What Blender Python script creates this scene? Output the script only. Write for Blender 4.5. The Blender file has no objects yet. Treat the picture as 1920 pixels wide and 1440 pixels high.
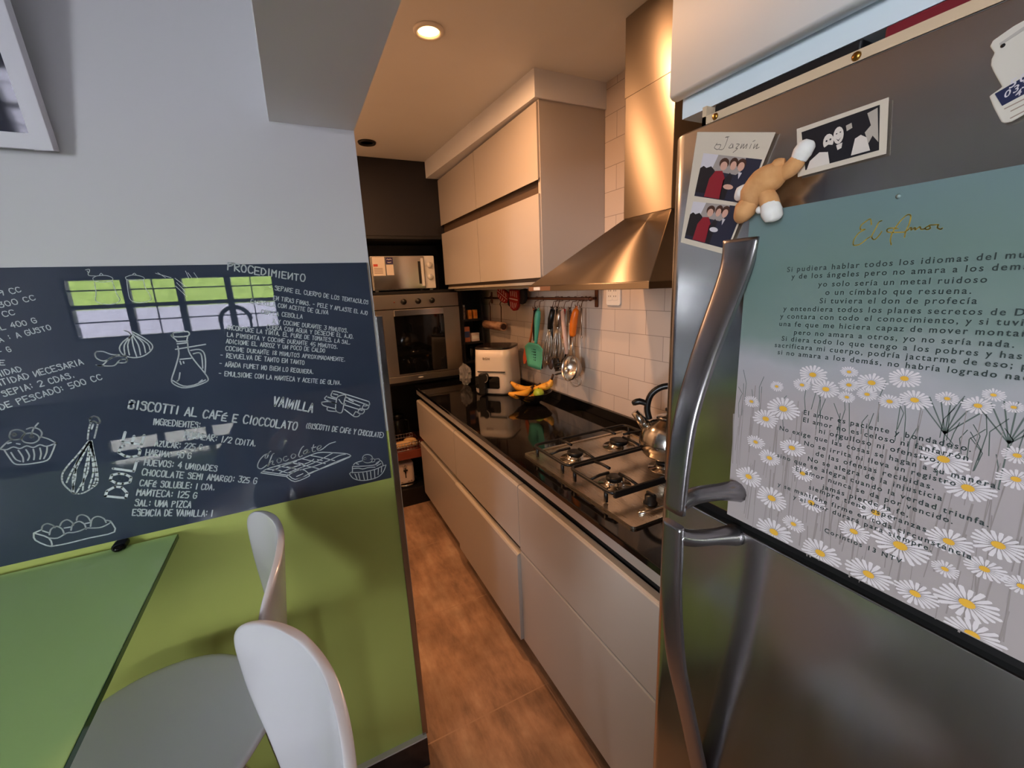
import bpy, bmesh, math, random
from mathutils import Vector, Matrix
random.seed(7)
S = bpy.context.scene
COL = S.collection
PI = math.pi

# ---------------------------------------------------------------- camera
cam_d = bpy.data.cameras.new('camera'); cam = bpy.data.objects.new('camera', cam_d); COL.objects.link(cam)
cam_d.sensor_width = 36.0; cam_d.sensor_fit = 'HORIZONTAL'
cam_d.lens = 36.0 * 798.2 / 1920.0
cam_d.clip_start = 0.02
CX = Vector((0.892712, -0.448585, -0.042843)); CY = Vector((0.137134, 0.179873, 0.974084)); CZ = Vector((-0.429254, -0.875452, 0.222091))
cam.matrix_world = Matrix(((CX[0], CY[0], CZ[0], 0), (CX[1], CY[1], CZ[1], 0), (CX[2], CY[2], CZ[2], 1.58), (0, 0, 0, 1)))
S.camera = cam

# ---------------------------------------------------------------- view, sky, sun, lights
S.view_settings.view_transform = 'Standard'; S.view_settings.look = 'None'
S.view_settings.gamma = 1.0; S.view_settings.use_curve_mapping = False
S.view_settings.exposure = 0.0
W = bpy.data.worlds.new('sky'); S.world = W; W.use_nodes = True
bg = W.node_tree.nodes['Background']; bg.inputs[0].default_value = (0.90, 0.94, 1.0, 1); bg.inputs[1].default_value = 50.0
# hazy sky: brightest near the horizon
wn = W.node_tree.nodes; wl = W.node_tree.links.new
w_tc = wn.new('ShaderNodeTexCoord'); w_sp = wn.new('ShaderNodeSeparateXYZ'); w_cr = wn.new('ShaderNodeValToRGB'); w_ml = wn.new('ShaderNodeMath')
w_cr.color_ramp.elements[0].position = .12; w_cr.color_ramp.elements[0].color = (1, 1, 1, 1); w_cr.color_ramp.elements[1].position = .45; w_cr.color_ramp.elements[1].color = (.12, .12, .12, 1)
w_ml.operation = 'MULTIPLY'; w_ml.inputs[1].default_value = 54.0
wl(w_tc.outputs['Generated'], w_sp.inputs[0]); wl(w_sp.outputs[2], w_cr.inputs[0]); wl(w_cr.outputs[0], w_ml.inputs[0]); wl(w_ml.outputs[0], bg.inputs[1])
sun_d = bpy.data.lights.new('sun', 'SUN'); sun_d.energy = 44.0; sun_d.angle = 0.01; sun_d.color = (1, .95, .86)
sun = bpy.data.objects.new('sun', sun_d); COL.objects.link(sun)
sun.rotation_euler = Vector((-.55, -1.0, -1.1)).to_track_quat('-Z', 'Y').to_euler()

def area(name, loc, direction, sx, sy, power, color, portal=False, shape='RECTANGLE', spread=PI):
    d = bpy.data.lights.new(name, 'AREA'); d.shape = shape; d.size = sx
    if shape in ('RECTANGLE', 'ELLIPSE'): d.size_y = sy
    d.energy = power; d.color = color; d.spread = spread
    if portal: d.cycles.is_portal = True
    o = bpy.data.objects.new(name, d); COL.objects.link(o); o.location = loc
    o.rotation_euler = Vector(direction).to_track_quat('-Z', 'Y').to_euler()
    return o
area('daylight_portal_side', (-2.47, -1.48, 1.42), (1, 0, 0), .8, 1.85, 1, (1, 1, 1), True)
area('daylight_portal_rear', (-.795, -1.93, 1.55), (0, 1, 0), 1.32, .44, 1, (1, 1, 1), True)
WARM = (1.0, .52, .25)
# the lamp burning in the recessed kitchen spot
area('recessed_lamp', (.515, 1.557, 2.395), (0, 0, -1), .06, .06, 13.5, WARM, shape='DISK')
# an added spot, unseen behind the partition, brightens the far kitchen
area('added_lamp_behind_partition', (.02, 2.30, 2.395), (0, 0, -1), .06, .06, 11.0, WARM, shape='DISK')

# ---------------------------------------------------------------- helpers
def lin(c):
    return tuple(((v / 255.0) / 12.92 if v / 255.0 <= .04045 else ((v / 255.0 + .055) / 1.055) ** 2.4) for v in c) + (1.0,)
MATS = {}
def mat(name, rgb, rough=.5, metal=0.0, spec=.5, coat=0.0, coat_rough=.03, emit=None, aniso=0.0, trans=0.0, ior=1.45, alpha=1.0):
    if name in MATS: return MATS[name]
    m = bpy.data.materials.new(name); m.use_nodes = True
    b = m.node_tree.nodes['Principled BSDF']; i = b.inputs
    i['Base Color'].default_value = lin(rgb); i['Roughness'].default_value = rough; i['Metallic'].default_value = metal
    i['Specular IOR Level'].default_value = spec; i['Coat Weight'].default_value = coat; i['Coat Roughness'].default_value = coat_rough
    i['Anisotropic'].default_value = aniso; i['Transmission Weight'].default_value = trans; i['IOR'].default_value = ior
    i['Alpha'].default_value = alpha
    if emit: i['Emission Color'].default_value = lin(emit[0]); i['Emission Strength'].default_value = emit[1]
    MATS[name] = m
    return m
def nodes(m):
    nt = m.node_tree
    return nt, nt.nodes['Principled BSDF'], (lambda t, **k: mk(nt, t, **k))
def mk(nt, t, **k):
    n = nt.nodes.new(t)
    for a, v in k.items(): setattr(n, a, v)
    return n
def noise_mat(name, c1, c2, scale=8.0, rough=.5, stretch=(1, 1, 1), bump=0.0, detail=5.0, lo=.35, hi=.65, metal=0.0, rvar=0.0, coat=0.0):
    if name in MATS: return MATS[name]
    m = mat(name, c1, rough, metal, coat=coat); nt, b, N = nodes(m); L = nt.links.new
    tc = N('ShaderNodeTexCoord'); mp = N('ShaderNodeMapping'); mp.inputs['Scale'].default_value = stretch
    ns = N('ShaderNodeTexNoise'); ns.inputs['Scale'].default_value = scale; ns.inputs['Detail'].default_value = detail
    cr = N('ShaderNodeValToRGB'); e = cr.color_ramp.elements
    e[0].position = lo; e[0].color = lin(c1); e[1].position = hi; e[1].color = lin(c2)
    L(tc.outputs['Object'], mp.inputs[0]); L(mp.outputs[0], ns.inputs['Vector']); L(ns.outputs[0], cr.inputs[0]); L(cr.outputs[0], b.inputs['Base Color'])
    if bump:
        bp = N('ShaderNodeBump'); bp.inputs['Strength'].default_value = bump; bp.inputs['Distance'].default_value = .002
        L(ns.outputs[0], bp.inputs['Height']); L(bp.outputs[0], b.inputs['Normal'])
    if rvar:
        mr = N('ShaderNodeMapRange'); mr.inputs[3].default_value = rough - rvar; mr.inputs[4].default_value = rough + rvar
        L(ns.outputs[0], mr.inputs[0]); L(mr.outputs[0], b.inputs['Roughness'])
    return m

ORG = {}
def thing(name, label, cat, loc=(0, 0, 0), group=None, rotz=0.0):
    o = bpy.data.objects.new(name, None); COL.objects.link(o); o.empty_display_size = .05
    o.location = loc; o.rotation_euler = (0, 0, rotz); ORG[o.name] = Vector(loc) if not rotz else Vector((0, 0, 0))
    o['label'] = label; o['category'] = cat
    if group: o['group'] = group
    return o
def tag(o, label, cat, group=None):
    o['label'] = label; o['category'] = cat
    if group: o['group'] = group
    return o
def struct(o, label=None):
    o['kind'] = 'structure'; o['category'] = o.name.split('_')[0]
    o['label'] = label or ('plain ' + o.name.replace('_', ' ') + ' of the kitchen')
    return o
def copy_tree(o, parent=None):
    c = o.copy(); COL.objects.link(c)
    if parent is not None: c.parent = parent
    for ch in list(o.children): copy_tree(ch, c)
    return c

class MB:
    """collects shapes; build() links them as one mesh object"""
    def __init__(s): s.v = []; s.f = []; s.sm = []
    def add(s, vs, fs, smooth=False):
        b = len(s.v); s.v += [tuple(v) for v in vs]; s.f += [tuple(b + i for i in f) for f in fs]; s.sm += [smooth] * len(fs); return s
    def box(s, x0, x1, y0, y1, z0, z1, bev=0.0):
        x0, x1 = min(x0, x1), max(x0, x1); y0, y1 = min(y0, y1), max(y0, y1); z0, z1 = min(z0, z1), max(z0, z1)
        if bev <= 0:
            vs = [(x, y, z) for x in (x0, x1) for y in (y0, y1) for z in (z0, z1)]
            return s.add(vs, [(0, 1, 3, 2), (4, 6, 7, 5), (0, 4, 5, 1), (2, 3, 7, 6), (0, 2, 6, 4), (1, 5, 7, 3)])
        bm = bmesh.new(); bmesh.ops.create_cube(bm, size=1.0)
        for v in bm.verts: v.co = Vector(((x0 + x1) / 2 + v.co.x * (x1 - x0), (y0 + y1) / 2 + v.co.y * (y1 - y0), (z0 + z1) / 2 + v.co.z * (z1 - z0)))
        bev = min(bev, .49 * min(x1 - x0, y1 - y0, z1 - z0))
        bmesh.ops.bevel(bm, geom=bm.edges[:], offset=bev, segments=2, profile=.5, affect='EDGES')
        return s.bm(bm)
    def bm(s, bm, smooth=False, M=None):
        bm.verts.index_update()
        s.add([(M @ v.co if M else v.co) for v in bm.verts], [[v.index for v in f.verts] for f in bm.faces], smooth); bm.free(); return s
    def prism(s, pts, d0, d1, axis, smooth=False):
        """2D polygon pts extruded along axis from d0 to d1. axis 'x': pts=(y,z); 'y': (x,z); 'z': (x,y)"""
        def P(p, d): return {'x': (d, p[0], p[1]), 'y': (p[0], d, p[1]), 'z': (p[0], p[1], d)}[axis]
        n = len(pts); vs = [P(p, d0) for p in pts] + [P(p, d1) for p in pts]
        s.add(vs, [tuple(range(n - 1, -1, -1)), tuple(range(n, 2 * n))])
        b = len(s.v) - 2 * n
        for i in range(n):
            j = (i + 1) % n; s.f.append((b + i, b + j, b + n + j, b + n + i)); s.sm.append(smooth)
        return s
    def cyl(s, p0, p1, r0, r1=None, n=16, caps=True, smooth=True):
        r1 = r0 if r1 is None else r1
        return s.tube([p0, p1], [r0, r1], n, caps, smooth)
    def tube(s, pts, r, n=8, caps=True, smooth=True, closed=False):
        pts = [Vector(p) for p in pts]; k = len(pts)
        rs = r if isinstance(r, (list, tuple)) else [r] * k
        def tang(i):
            if closed: t = pts[(i + 1) % k] - pts[i - 1]
            else: t = pts[min(i + 1, k - 1)] - pts[max(i - 1, 0)]
            return t.normalized() if t.length > 1e-9 else Vector((0, 0, 1))
        t = tang(0); a = Vector((0, 0, 1)) if abs(t.z) < .9 else Vector((1, 0, 0))
        u = (a - t * a.dot(t)).normalized(); vs = []
        for i in range(k):
            t = tang(i); u = u - t * u.dot(t)
            u = u.normalized() if u.length > 1e-6 else t.orthogonal().normalized()
            w = t.cross(u)
            vs += [pts[i] + (u * math.cos(2 * PI * j / n) + w * math.sin(2 * PI * j / n)) * rs[i] for j in range(n)]
        fs = []
        for i in range(k if closed else k - 1):
            for j in range(n):
                a0 = i * n + j; a1 = i * n + (j + 1) % n; b0 = ((i + 1) % k) * n + j; b1 = ((i + 1) % k) * n + (j + 1) % n
                fs.append((a0, a1, b1, b0))
        s.add(vs, fs, smooth)
        if caps and not closed:
            b = len(s.v) - k * n
            s.f.append(tuple(b + j for j in range(n - 1, -1, -1))); s.sm.append(False)
            s.f.append(tuple(b + (k - 1) * n + j for j in range(n))); s.sm.append(False)
        return s
    def lathe(s, prof, c=(0, 0, 0), n=24, smooth=True, axis=None):
        """prof: list of (r, z) revolved round the vertical through c (or axis direction)"""
        M = Matrix.Identity(3) if axis is None else Vector(axis).to_track_quat('Z', 'Y').to_matrix()
        c = Vector(c); vs = []; fs = []
        for r, z in prof: vs += [c + M @ Vector((r * math.cos(2 * PI * j / n), r * math.sin(2 * PI * j / n), z)) for j in range(n)]
        for i in range(len(prof) - 1):
            for j in range(n): fs.append((i * n + j, i * n + (j + 1) % n, (i + 1) * n + (j + 1) % n, (i + 1) * n + j))
        if prof[0][0] > 1e-6: fs.append(tuple(range(n - 1, -1, -1)))
        if prof[-1][0] > 1e-6: fs.append(tuple((len(prof) - 1) * n + j for j in range(n)))
        return s.add(vs, fs, smooth)
    def ball(s, c, r, sc=(1, 1, 1), n=16, M=None):
        bm = bmesh.new(); bmesh.ops.create_uvsphere(bm, u_segments=n, v_segments=max(6, n // 2), radius=r)
        T = Matrix.Translation(Vector(c)) @ (M.to_4x4() if M else Matrix.Identity(4)) @ Matrix.Diagonal((sc[0], sc[1], sc[2], 1))
        return s.bm(bm, True, T)
    def quad(s, a, b, c, d): return s.add([a, b, c, d], [(0, 1, 2, 3)])
    def build(s, name, m, parent=None, bevel=0.0, weld=True):
        me = bpy.data.meshes.new(name); off = Vector((0, 0, 0))
        p = parent
        while p is not None and p.name not in ORG: p = p.parent
        if p is not None: off = ORG[p.name]
        me.from_pydata([(Vector(v) - off) for v in s.v], [], s.f)
        me.polygons.foreach_set('use_smooth', s.sm)
        bm = bmesh.new(); bm.from_mesh(me)
        if weld: bmesh.ops.remove_doubles(bm, verts=bm.verts, dist=1e-6)
        bmesh.ops.recalc_face_normals(bm, faces=bm.faces); bm.to_mesh(me); bm.free()
        me.materials.append(m); me.update()
        o = bpy.data.objects.new(name, me); COL.objects.link(o)
        if parent is not None: o.parent = parent
        if bevel:
            md = o.modifiers.new('edge', 'BEVEL'); md.width = bevel; md.segments = 2; md.limit_method = 'ANGLE'
        return o
def multi(name, items, parent):
    """one printed surface: items are (points, material) polygons gathered into a single mesh"""
    mb = MB(); ms = []; ix = []
    for pts, mt in items:
        mb.add(pts, [tuple(range(len(pts)))])
        if mt not in ms: ms.append(mt)
        ix.append(ms.index(mt))
    o = mb.build(name, ms[0], parent, weld=False)
    for mt in ms[1:]: o.data.materials.append(mt)
    o.data.polygons.foreach_set('material_index', ix); o.data.update()
    return o
def rrect(a0, a1, b0, b1, r, n=5):
    pts = []
    for cx, cy, s0 in ((a1 - r, b1 - r, 0), (a0 + r, b1 - r, 1), (a0 + r, b0 + r, 2), (a1 - r, b0 + r, 3)):
        for k in range(n + 1):
            t = PI / 2 * (s0 + k / n); pts.append((cx + r * math.cos(t), cy + r * math.sin(t)))
    return pts
def arc(c, r, a0, a1, n, f):
    return [f(c[0] + r * math.cos(a0 + (a1 - a0) * k / n), c[1] + r * math.sin(a0 + (a1 - a0) * k / n)) for k in range(n + 1)]
def smooth_path(pts, sub=4):
    pts = [Vector(p) for p in pts]; out = []
    for i in range(len(pts) - 1):
        p0 = pts[max(i - 1, 0)]; p1 = pts[i]; p2 = pts[i + 1]; p3 = pts[min(i + 2, len(pts) - 1)]
        for k in range(sub):
            t = k / sub
            out.append(.5 * ((2 * p1) + (p2 - p0) * t + (2 * p0 - 5 * p1 + 4 * p2 - p3) * t * t + (3 * p1 - p0 - 3 * p2 + p3) * t ** 3))
    out.append(pts[-1]); return out
def ribbon(mb, strokes, w, f, round_n=6, sub=0):
    """flat chalk / ink strokes: 2D polylines of width w placed in the plane by f(a, b)"""
    for st in strokes:
        if sub and len(st) > 2: st = [(p[0], p[1]) for p in smooth_path([(a, b, 0) for a, b in st], sub)]
        for i in range(len(st) - 1):
            (a0, b0), (a1, b1) = st[i], st[i + 1]; d = math.hypot(a1 - a0, b1 - b0)
            if d < 1e-7: continue
            nx, ny = -(b1 - b0) / d * w / 2, (a1 - a0) / d * w / 2
            mb.add([f(a0 + nx, b0 + ny), f(a0 - nx, b0 - ny), f(a1 - nx, b1 - ny), f(a1 + nx, b1 + ny)], [(0, 1, 2, 3)])
        if round_n:
            for a, b in st: mb.add([f(a + w / 2 * math.cos(2 * PI * k / round_n), b + w / 2 * math.sin(2 * PI * k / round_n)) for k in range(round_n)], [tuple(range(round_n))])
    return mb
# a hand-lettered alphabet, strokes as digit pairs on a 4 x 6 grid
GL = {'A': '002640 1232', 'B': '0006 06364534030334413000', 'C': '4536160402103041', 'D': '0006 062644422000', 'E': '46060040 0333', 'F': '460600 0333', 'G': '45361604021030414323',
 'H': '0006 4046 0343', 'I': '1016', 'J': '4641301001', 'K': '0006 460340', 'L': '060040', 'M': '0006234640', 'N': '06004640', 'O': '160402103042443616', 'P': '0006 0636453403', 'Q': '160402103042443616 2140',
 'R': '0006 063645340340', 'S': '45361605143441301001', 'T': '0646 2620', 'U': '06021030424 6', 'V': '062046', 'W': '0610243046', 'X': '0046 0640', 'Y': '0623 462320', 'Z': '06460040',
 'Ñ': '06004640 0747', 'É': '44040040 0232 1536', 'Á': '002640 1232 2738', '0': '160402103042443616', '1': '1016', '2': '05163645440040', '3': '0646233442301001', '4': '360242 3430', '5': '46060333423000', '6': '46160301103041331303',
 '7': '064620', '8': '23052645230120412 3', '9': '44130526454430', ':': '1112 1415', '.': '1011', ',': '1100', '-': '0333', '/': '0046', '(': '26141220', ')': '06242200', ' ': ''}
def stroke_text(s):
    out = []; x = 0.0
    for ch in s:
        g = GL.get(ch, '')
        wdt = {'I': 2, '1': 2, ':': 2, '.': 2, ',': 2, '(': 3, ')': 3, ' ': 2.6, '-': 4}.get(ch, 4)
        j = random.uniform(-.3, .3); sh = random.uniform(-.25, .25); sc = random.uniform(.93, 1.07)
        for st in g.replace('  ', ' ').split(' ') if ch not in 'U8' else [g.replace(' ', '')]:
            out.append([(x + int(st[k]) * sc + int(st[k + 1]) * sh * .12, int(st[k + 1]) * sc + j) for k in range(0, len(st) - 1, 2)])
        x += wdt + 1.5
    return out, max(x - 1.5, 1)
def font_text(mb, s, f, ref=None, spacing=1.22):
    """built-in sans lettering turned into flat polygons; f maps unit coords (0..1 over the width of ref, height in the same unit)"""
    def mesh_of(t):
        cu = bpy.data.curves.new('tmp', 'FONT'); cu.body = t; cu.size = 1.0; cu.space_character = spacing; cu.resolution_u = 3; cu.offset = .014
        o = bpy.data.objects.new('tmp', cu); COL.objects.link(o)
        me = bpy.data.meshes.new_from_object(o.evaluated_get(bpy.context.evaluated_depsgraph_get()))
        bpy.data.objects.remove(o); bpy.data.curves.remove(cu); return me
    me = mesh_of(s); wr = None
    xs = [v.co.x for v in me.vertices]; x0 = min(xs)
    if ref and ref != s:
        m2 = mesh_of(ref); wr = max(v.co.x for v in m2.vertices) - x0; bpy.data.meshes.remove(m2)
    else: wr = max(xs) - x0
    mb.add([f((v.co.x - x0) / wr, v.co.y / wr) for v in me.vertices], [tuple(p.vertices) for p in me.polygons])
    bpy.data.meshes.remove(me)
    return mb
# ---------------------------------------------------------------- materials
WHITE = noise_mat('white_paint', (222, 222, 224), (228, 228, 230), 3, .7)
GREYW = mat('grey_paint', (112, 112, 118), .7)
CEIL = noise_mat('ceiling_paint', (226, 224, 220), (231, 229, 225), 2, .8)
LACQ = mat('white_lacquer', (182, 173, 164), .34)
FRIDGECAB = mat('white_lacquer_cool', (216, 228, 236), .5, spec=.25)
PVC = mat('beige_edge', (196, 184, 166), .35)
BLACK = mat('black_board', (16, 15, 17), .45)
NAVY = mat('dark_panel', (30, 28, 33), .5)
DARK = mat('recess_dark', (22, 20, 20), .7)
RAILW = mat('aluminium_rail', (206, 204, 202), .35, .6)
PLASTW = mat('white_plastic', (225, 222, 216), .35)
PLASTB = mat('black_plastic', (14, 14, 15), .35)
IRON = mat('cast_iron', (17, 16, 16), .42)
CHROME = mat('chrome', (225, 225, 228), .08, 1.0)
STEELP = mat('polished_steel', (200, 196, 190), .16, 1.0)
def brushed(name, rgb, rough, stretch, scale=60, bump=.06):
    m = mat(name, rgb, rough, 1.0); nt, b, N = nodes(m); L = nt.links.new
    tc = N('ShaderNodeTexCoord'); mp = N('ShaderNodeMapping'); mp.inputs['Scale'].default_value = stretch
    ns = N('ShaderNodeTexNoise'); ns.inputs['Scale'].default_value = scale; ns.inputs['Detail'].default_value = 4
    mr = N('ShaderNodeMapRange'); mr.inputs[3].default_value = rough - .06; mr.inputs[4].default_value = rough + .08
    L(tc.outputs['Object'], mp.inputs[0]); L(mp.outputs[0], ns.inputs['Vector']); L(ns.outputs[0], mr.inputs[0]); L(mr.outputs[0], b.inputs['Roughness'])
    if bump:
        bp = N('ShaderNodeBump'); bp.inputs['Strength'].default_value = bump; bp.inputs['Distance'].default_value = .001
        L(ns.outputs[0], bp.inputs['Height']); L(bp.outputs[0], b.inputs['Normal'])
    return m
STEEL = brushed('brushed_steel', (176, 166, 154), .3, (.03, 1, 1), 400, 0)
def aniso(m, amt, rot):
    nt, b, N = nodes(m); tg = N('ShaderNodeTangent', direction_type='RADIAL', axis='Z'); nt.links.new(tg.outputs[0], b.inputs['Tangent'])
    b.inputs['Anisotropic'].default_value = amt; b.inputs['Anisotropic Rotation'].default_value = rot
    return m
HOODST = aniso(mat('hood_steel', (150, 138, 124), .28, 1.0), .92, 0.25)
STEELH = brushed('hob_steel', (206, 194, 176), .28, (1, .03, 1), 500, 0)
STEELF = brushed('fridge_steel', (192, 191, 192), .19, (1, 1, .03), 40, .02)
HANDLE = mat('handle_metal', (138, 135, 138), .27, .95)
GRANITE = noise_mat('black_granite', (12, 11, 11), (34, 29, 26), 120, .06, lo=.55, hi=.85)
GRANITE.node_tree.nodes['Principled BSDF'].inputs['Specular IOR Level'].default_value = .6
GLASSD = mat('dark_glass', (8, 8, 9), .04, spec=.6)

def wall_front_mat():
    m = mat('lime_and_white_paint', (225, 225, 228), .6); nt, b, N = nodes(m); L = nt.links.new
    tc = N('ShaderNodeTexCoord'); sp = N('ShaderNodeSeparateXYZ'); L(tc.outputs['Object'], sp.inputs[0])
    gt = N('ShaderNodeMath', operation='GREATER_THAN'); gt.inputs[1].default_value = 1.2; L(sp.outputs[2], gt.inputs[0])
    mx = N('ShaderNodeMix', data_type='RGBA'); mx.inputs[6].default_value = lin((178, 190, 104)); mx.inputs[7].default_value = lin((204, 204, 208))
    L(gt.outputs[0], mx.inputs[0]); L(mx.outputs[2], b.inputs['Base Color'])
    rr = N('ShaderNodeMapRange'); rr.inputs[3].default_value = .38; rr.inputs[4].default_value = .7; L(gt.outputs[0], rr.inputs[0]); L(rr.outputs[0], b.inputs['Roughness'])
    return m
def tile_mat():
    m = mat('white_metro_tile', (226, 216, 208), .16); nt, b, N = nodes(m); L = nt.links.new
    tc = N('ShaderNodeTexCoord'); sp = N('ShaderNodeSeparateXYZ'); cb = N('ShaderNodeCombineXYZ'); L(tc.outputs['Object'], sp.inputs[0])
    ay = N('ShaderNodeMath', operation='ADD'); ay.inputs[1].default_value = -.075 + 2.0; az = N('ShaderNodeMath', operation='ADD'); az.inputs[1].default_value = -.944 + 1.03
    L(sp.outputs[1], ay.inputs[0]); L(sp.outputs[2], az.inputs[0]); L(ay.outputs[0], cb.inputs[0]); L(az.outputs[0], cb.inputs[1])
    br = N('ShaderNodeTexBrick'); br.inputs['Scale'].default_value = 1.0; br.inputs['Brick Width'].default_value = .2; br.inputs['Row Height'].default_value = .103
    br.inputs['Mortar Size'].default_value = .0013; br.inputs['Mortar Smooth'].default_value = .1; br.offset = .5
    br.inputs['Color1'].default_value = lin((202, 187, 174)); br.inputs['Color2'].default_value = lin((198, 183, 170)); br.inputs['Mortar'].default_value = lin((150, 138, 128))
    L(cb.outputs[0], br.inputs['Vector']); L(br.outputs['Color'], b.inputs['Base Color'])
    bp = N('ShaderNodeBump'); bp.inputs['Strength'].default_value = .5; bp.inputs['Distance'].default_value = .001; bp.invert = True
    L(br.outputs['Fac'], bp.inputs['Height']); L(bp.outputs[0], b.inputs['Normal'])
    return m
def floor_mat():
    m = mat('rust_wood_tile', (150, 95, 60), .42); nt, b, N = nodes(m); L = nt.links.new
    tc = N('ShaderNodeTexCoord'); mp = N('ShaderNodeMapping'); mp.inputs['Scale'].default_value = (5.0, 1.3, 1); L(tc.outputs['Object'], mp.inputs[0])
    n1 = N('ShaderNodeTexNoise'); n1.inputs['Scale'].default_value = 2.2; n1.inputs['Detail'].default_value = 9; n1.inputs['Roughness'].default_value = .68; L(mp.outputs[0], n1.inputs['Vector'])
    n2 = N('ShaderNodeTexNoise'); n2.inputs['Scale'].default_value = 5.5; n2.inputs['Detail'].default_value = 6; L(tc.outputs['Object'], n2.inputs['Vector'])
    cr = N('ShaderNodeValToRGB'); e = cr.color_ramp.elements; e[0].position = .26; e[0].color = lin((122, 96, 78)); e[1].position = .78; e[1].color = lin((212, 178, 146))
    k = cr.color_ramp.elements.new(.5); k.color = lin((182, 142, 112)); L(n1.outputs[0], cr.inputs[0])
    c2 = N('ShaderNodeValToRGB'); e = c2.color_ramp.elements; e[0].position = .38; e[0].color = (.42, .40, .38, 1); e[1].position = .6; e[1].color = (1, 1, 1, 1); L(n2.outputs[0], c2.inputs[0])
    mx = N('ShaderNodeMix', data_type='RGBA', blend_type='MULTIPLY'); mx.inputs[0].default_value = .55; L(cr.outputs[0], mx.inputs[6]); L(c2.outputs[0], mx.inputs[7])
    sp = N('ShaderNodeSeparateXYZ'); cb = N('ShaderNodeCombineXYZ'); L(tc.outputs['Object'], sp.inputs[0])
    ax = N('ShaderNodeMath', operation='ADD'); ax.inputs[1].default_value = 5.3; ay = N('ShaderNodeMath', operation='ADD'); ay.inputs[1].default_value = 4.165
    L(sp.outputs[0], ax.inputs[0]); L(sp.outputs[1], ay.inputs[0]); L(ax.outputs[0], cb.inputs[0]); L(ay.outputs[0], cb.inputs[1])
    br = N('ShaderNodeTexBrick'); br.inputs['Scale'].default_value = 1.0; br.inputs['Brick Width'].default_value = .6; br.inputs['Row Height'].default_value = .6; br.offset = 0
    br.inputs['Mortar Size'].default_value = .0028; br.inputs['Mortar Smooth'].default_value = .2; L(cb.outputs[0], br.inputs['Vector'])
    mm = N('ShaderNodeMix', data_type='RGBA'); mm.inputs[7].default_value = lin((176, 140, 112)); L(br.outputs['Fac'], mm.inputs[0]); L(mx.outputs[2], mm.inputs[6]); L(mm.outputs[2], b.inputs['Base Color'])
    bp = N('ShaderNodeBump'); bp.inputs['Strength'].default_value = .25; bp.inputs['Distance'].default_value = .003; L(n1.outputs[0], bp.inputs['Height']); L(bp.outputs[0], b.inputs['Normal'])
    return m
WF = wall_front_mat(); TILE = tile_mat(); FLOOR = floor_mat()

# ---------------------------------------------------------------- the room
CZ_ = 2.415
struct(MB().box(-2.55, 1.46, -2.0, 3.56, -.06, 0).build('floor', FLOOR), 'rust brown wood-look tiled floor')
struct(MB().box(-2.55, 1.46, -2.0, 3.56, CZ_, CZ_ + .1).build('ceiling', CEIL), 'white painted ceiling over the kitchen')
struct(MB().box(.004, .185, -1.83, 1.185, 1.965, CZ_).build('beam', WHITE), 'white dropped beam over the passage')
struct(MB().box(-2.4, .185, 1.185, 1.30, 0, CZ_).build('wall_front', WF), 'partition wall, white above and lime green below')
struct(MB().box(1.32, 1.46, -1.95, 3.56, 0, CZ_).build('wall_right', TILE), 'white brick-bond tiled wall behind the worktop')
struct(MB().box(-.4, 1.32, 3.46, 3.56, 0, CZ_).build('wall_back', WHITE), 'end wall behind the oven column')
struct(MB().box(-.5, -.4, 1.30, 3.56, 0, CZ_).build('wall_kitchen', WHITE), 'white side wall of the galley kitchen')
m = MB(); m.box(-2.52, -2.4, -1.95, -1.86, 0, CZ_).box(-2.52, -2.4, -1.10, 1.30, 0, CZ_).box(-2.52, -2.4, -1.86, -1.10, 2.32, CZ_).box(-2.52, -2.4, -1.86, -1.10, 0, .53)
struct(m.build('wall_left', mat('grey_paint_light', (196, 196, 200), .7)), 'grey wall round the side window')
m = MB(); m.box(-2.4, -1.46, -1.95, -1.83, 0, CZ_).box(-.13, 1.32, -1.95, -1.83, 0, CZ_).box(-1.46, -.13, -1.95, -1.83, 0, 1.33).box(-1.46, -.13, -1.95, -1.83, 1.775, CZ_)
struct(m.build('wall_rear', GREYW), 'wall behind the viewer with the ribbon window')
# skirting under the lime wall with its pale top edge
DTILE = noise_mat('dark_tile', (38, 30, 30), (52, 42, 40), 30, .3)
sk = struct(MB().box(-2.4, .197, 1.168, 1.185, 0, .115).build('baseboard_front', DTILE), 'dark brown tile skirting below the lime wall')
tp = MB().box(-2.4, .197, 1.168, 1.185, .115, .121).build('top_edge', mat('pale_edge', (205, 203, 200), .4), sk)
# steel corner guard capping the free end of the partition
gd = struct(MB().box(.185, .203, 1.176, 1.31, .121, 1.52, .002).build('trim_1', mat('guard_steel', (176, 170, 168), .13, 1.0)), 'polished steel corner guard on the partition end')

# dropped soffit above the wall cabinets
struct(MB().prism([(.963, 1.645), (1.32, 1.645), (1.32, 3.0), (.897, 3.0)], 2.312, CZ_, 'z').build('trim_2', WHITE), 'white plaster soffit above the wall cabinets')

# recessed spots
def spot(y, x, label, lit):
    t = thing('recessed_spotlight', label, 'spotlight', (x, y, 2.405), 'recessed ceiling spots')
    MB().lathe([(.036, 2.4152), (.036, 2.406), (.046, 2.404), (.050, 2.410), (.050, 2.4152)], (x, y, 0), 28).build('ring', mat('spot_ring', (235, 226, 214), .3) if lit else IRON, t)
    if lit: MB().lathe([(.0, 2.4125), (.0355, 2.4125)], (x, y, 0), 28).build('lamp', mat('lamp_glow', (255, 214, 150), .5, emit=((255, 205, 140), 14)), t)
    else: MB().lathe([(.0, 2.4125), (.0355, 2.4125)], (x, y, 0), 28).build('lamp', mat('lamp_off', (40, 36, 34), .2), t)
spot(1.557, .515, 'round ceiling spot shining warm white', True)
spot(2.30, .02, 'added lit ceiling spot, unseen behind the partition wall', True)  # fixture for the added lamp, out of view
spot(2.726, .489, 'unlit dark ceiling spot near the oven column', False)

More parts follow.
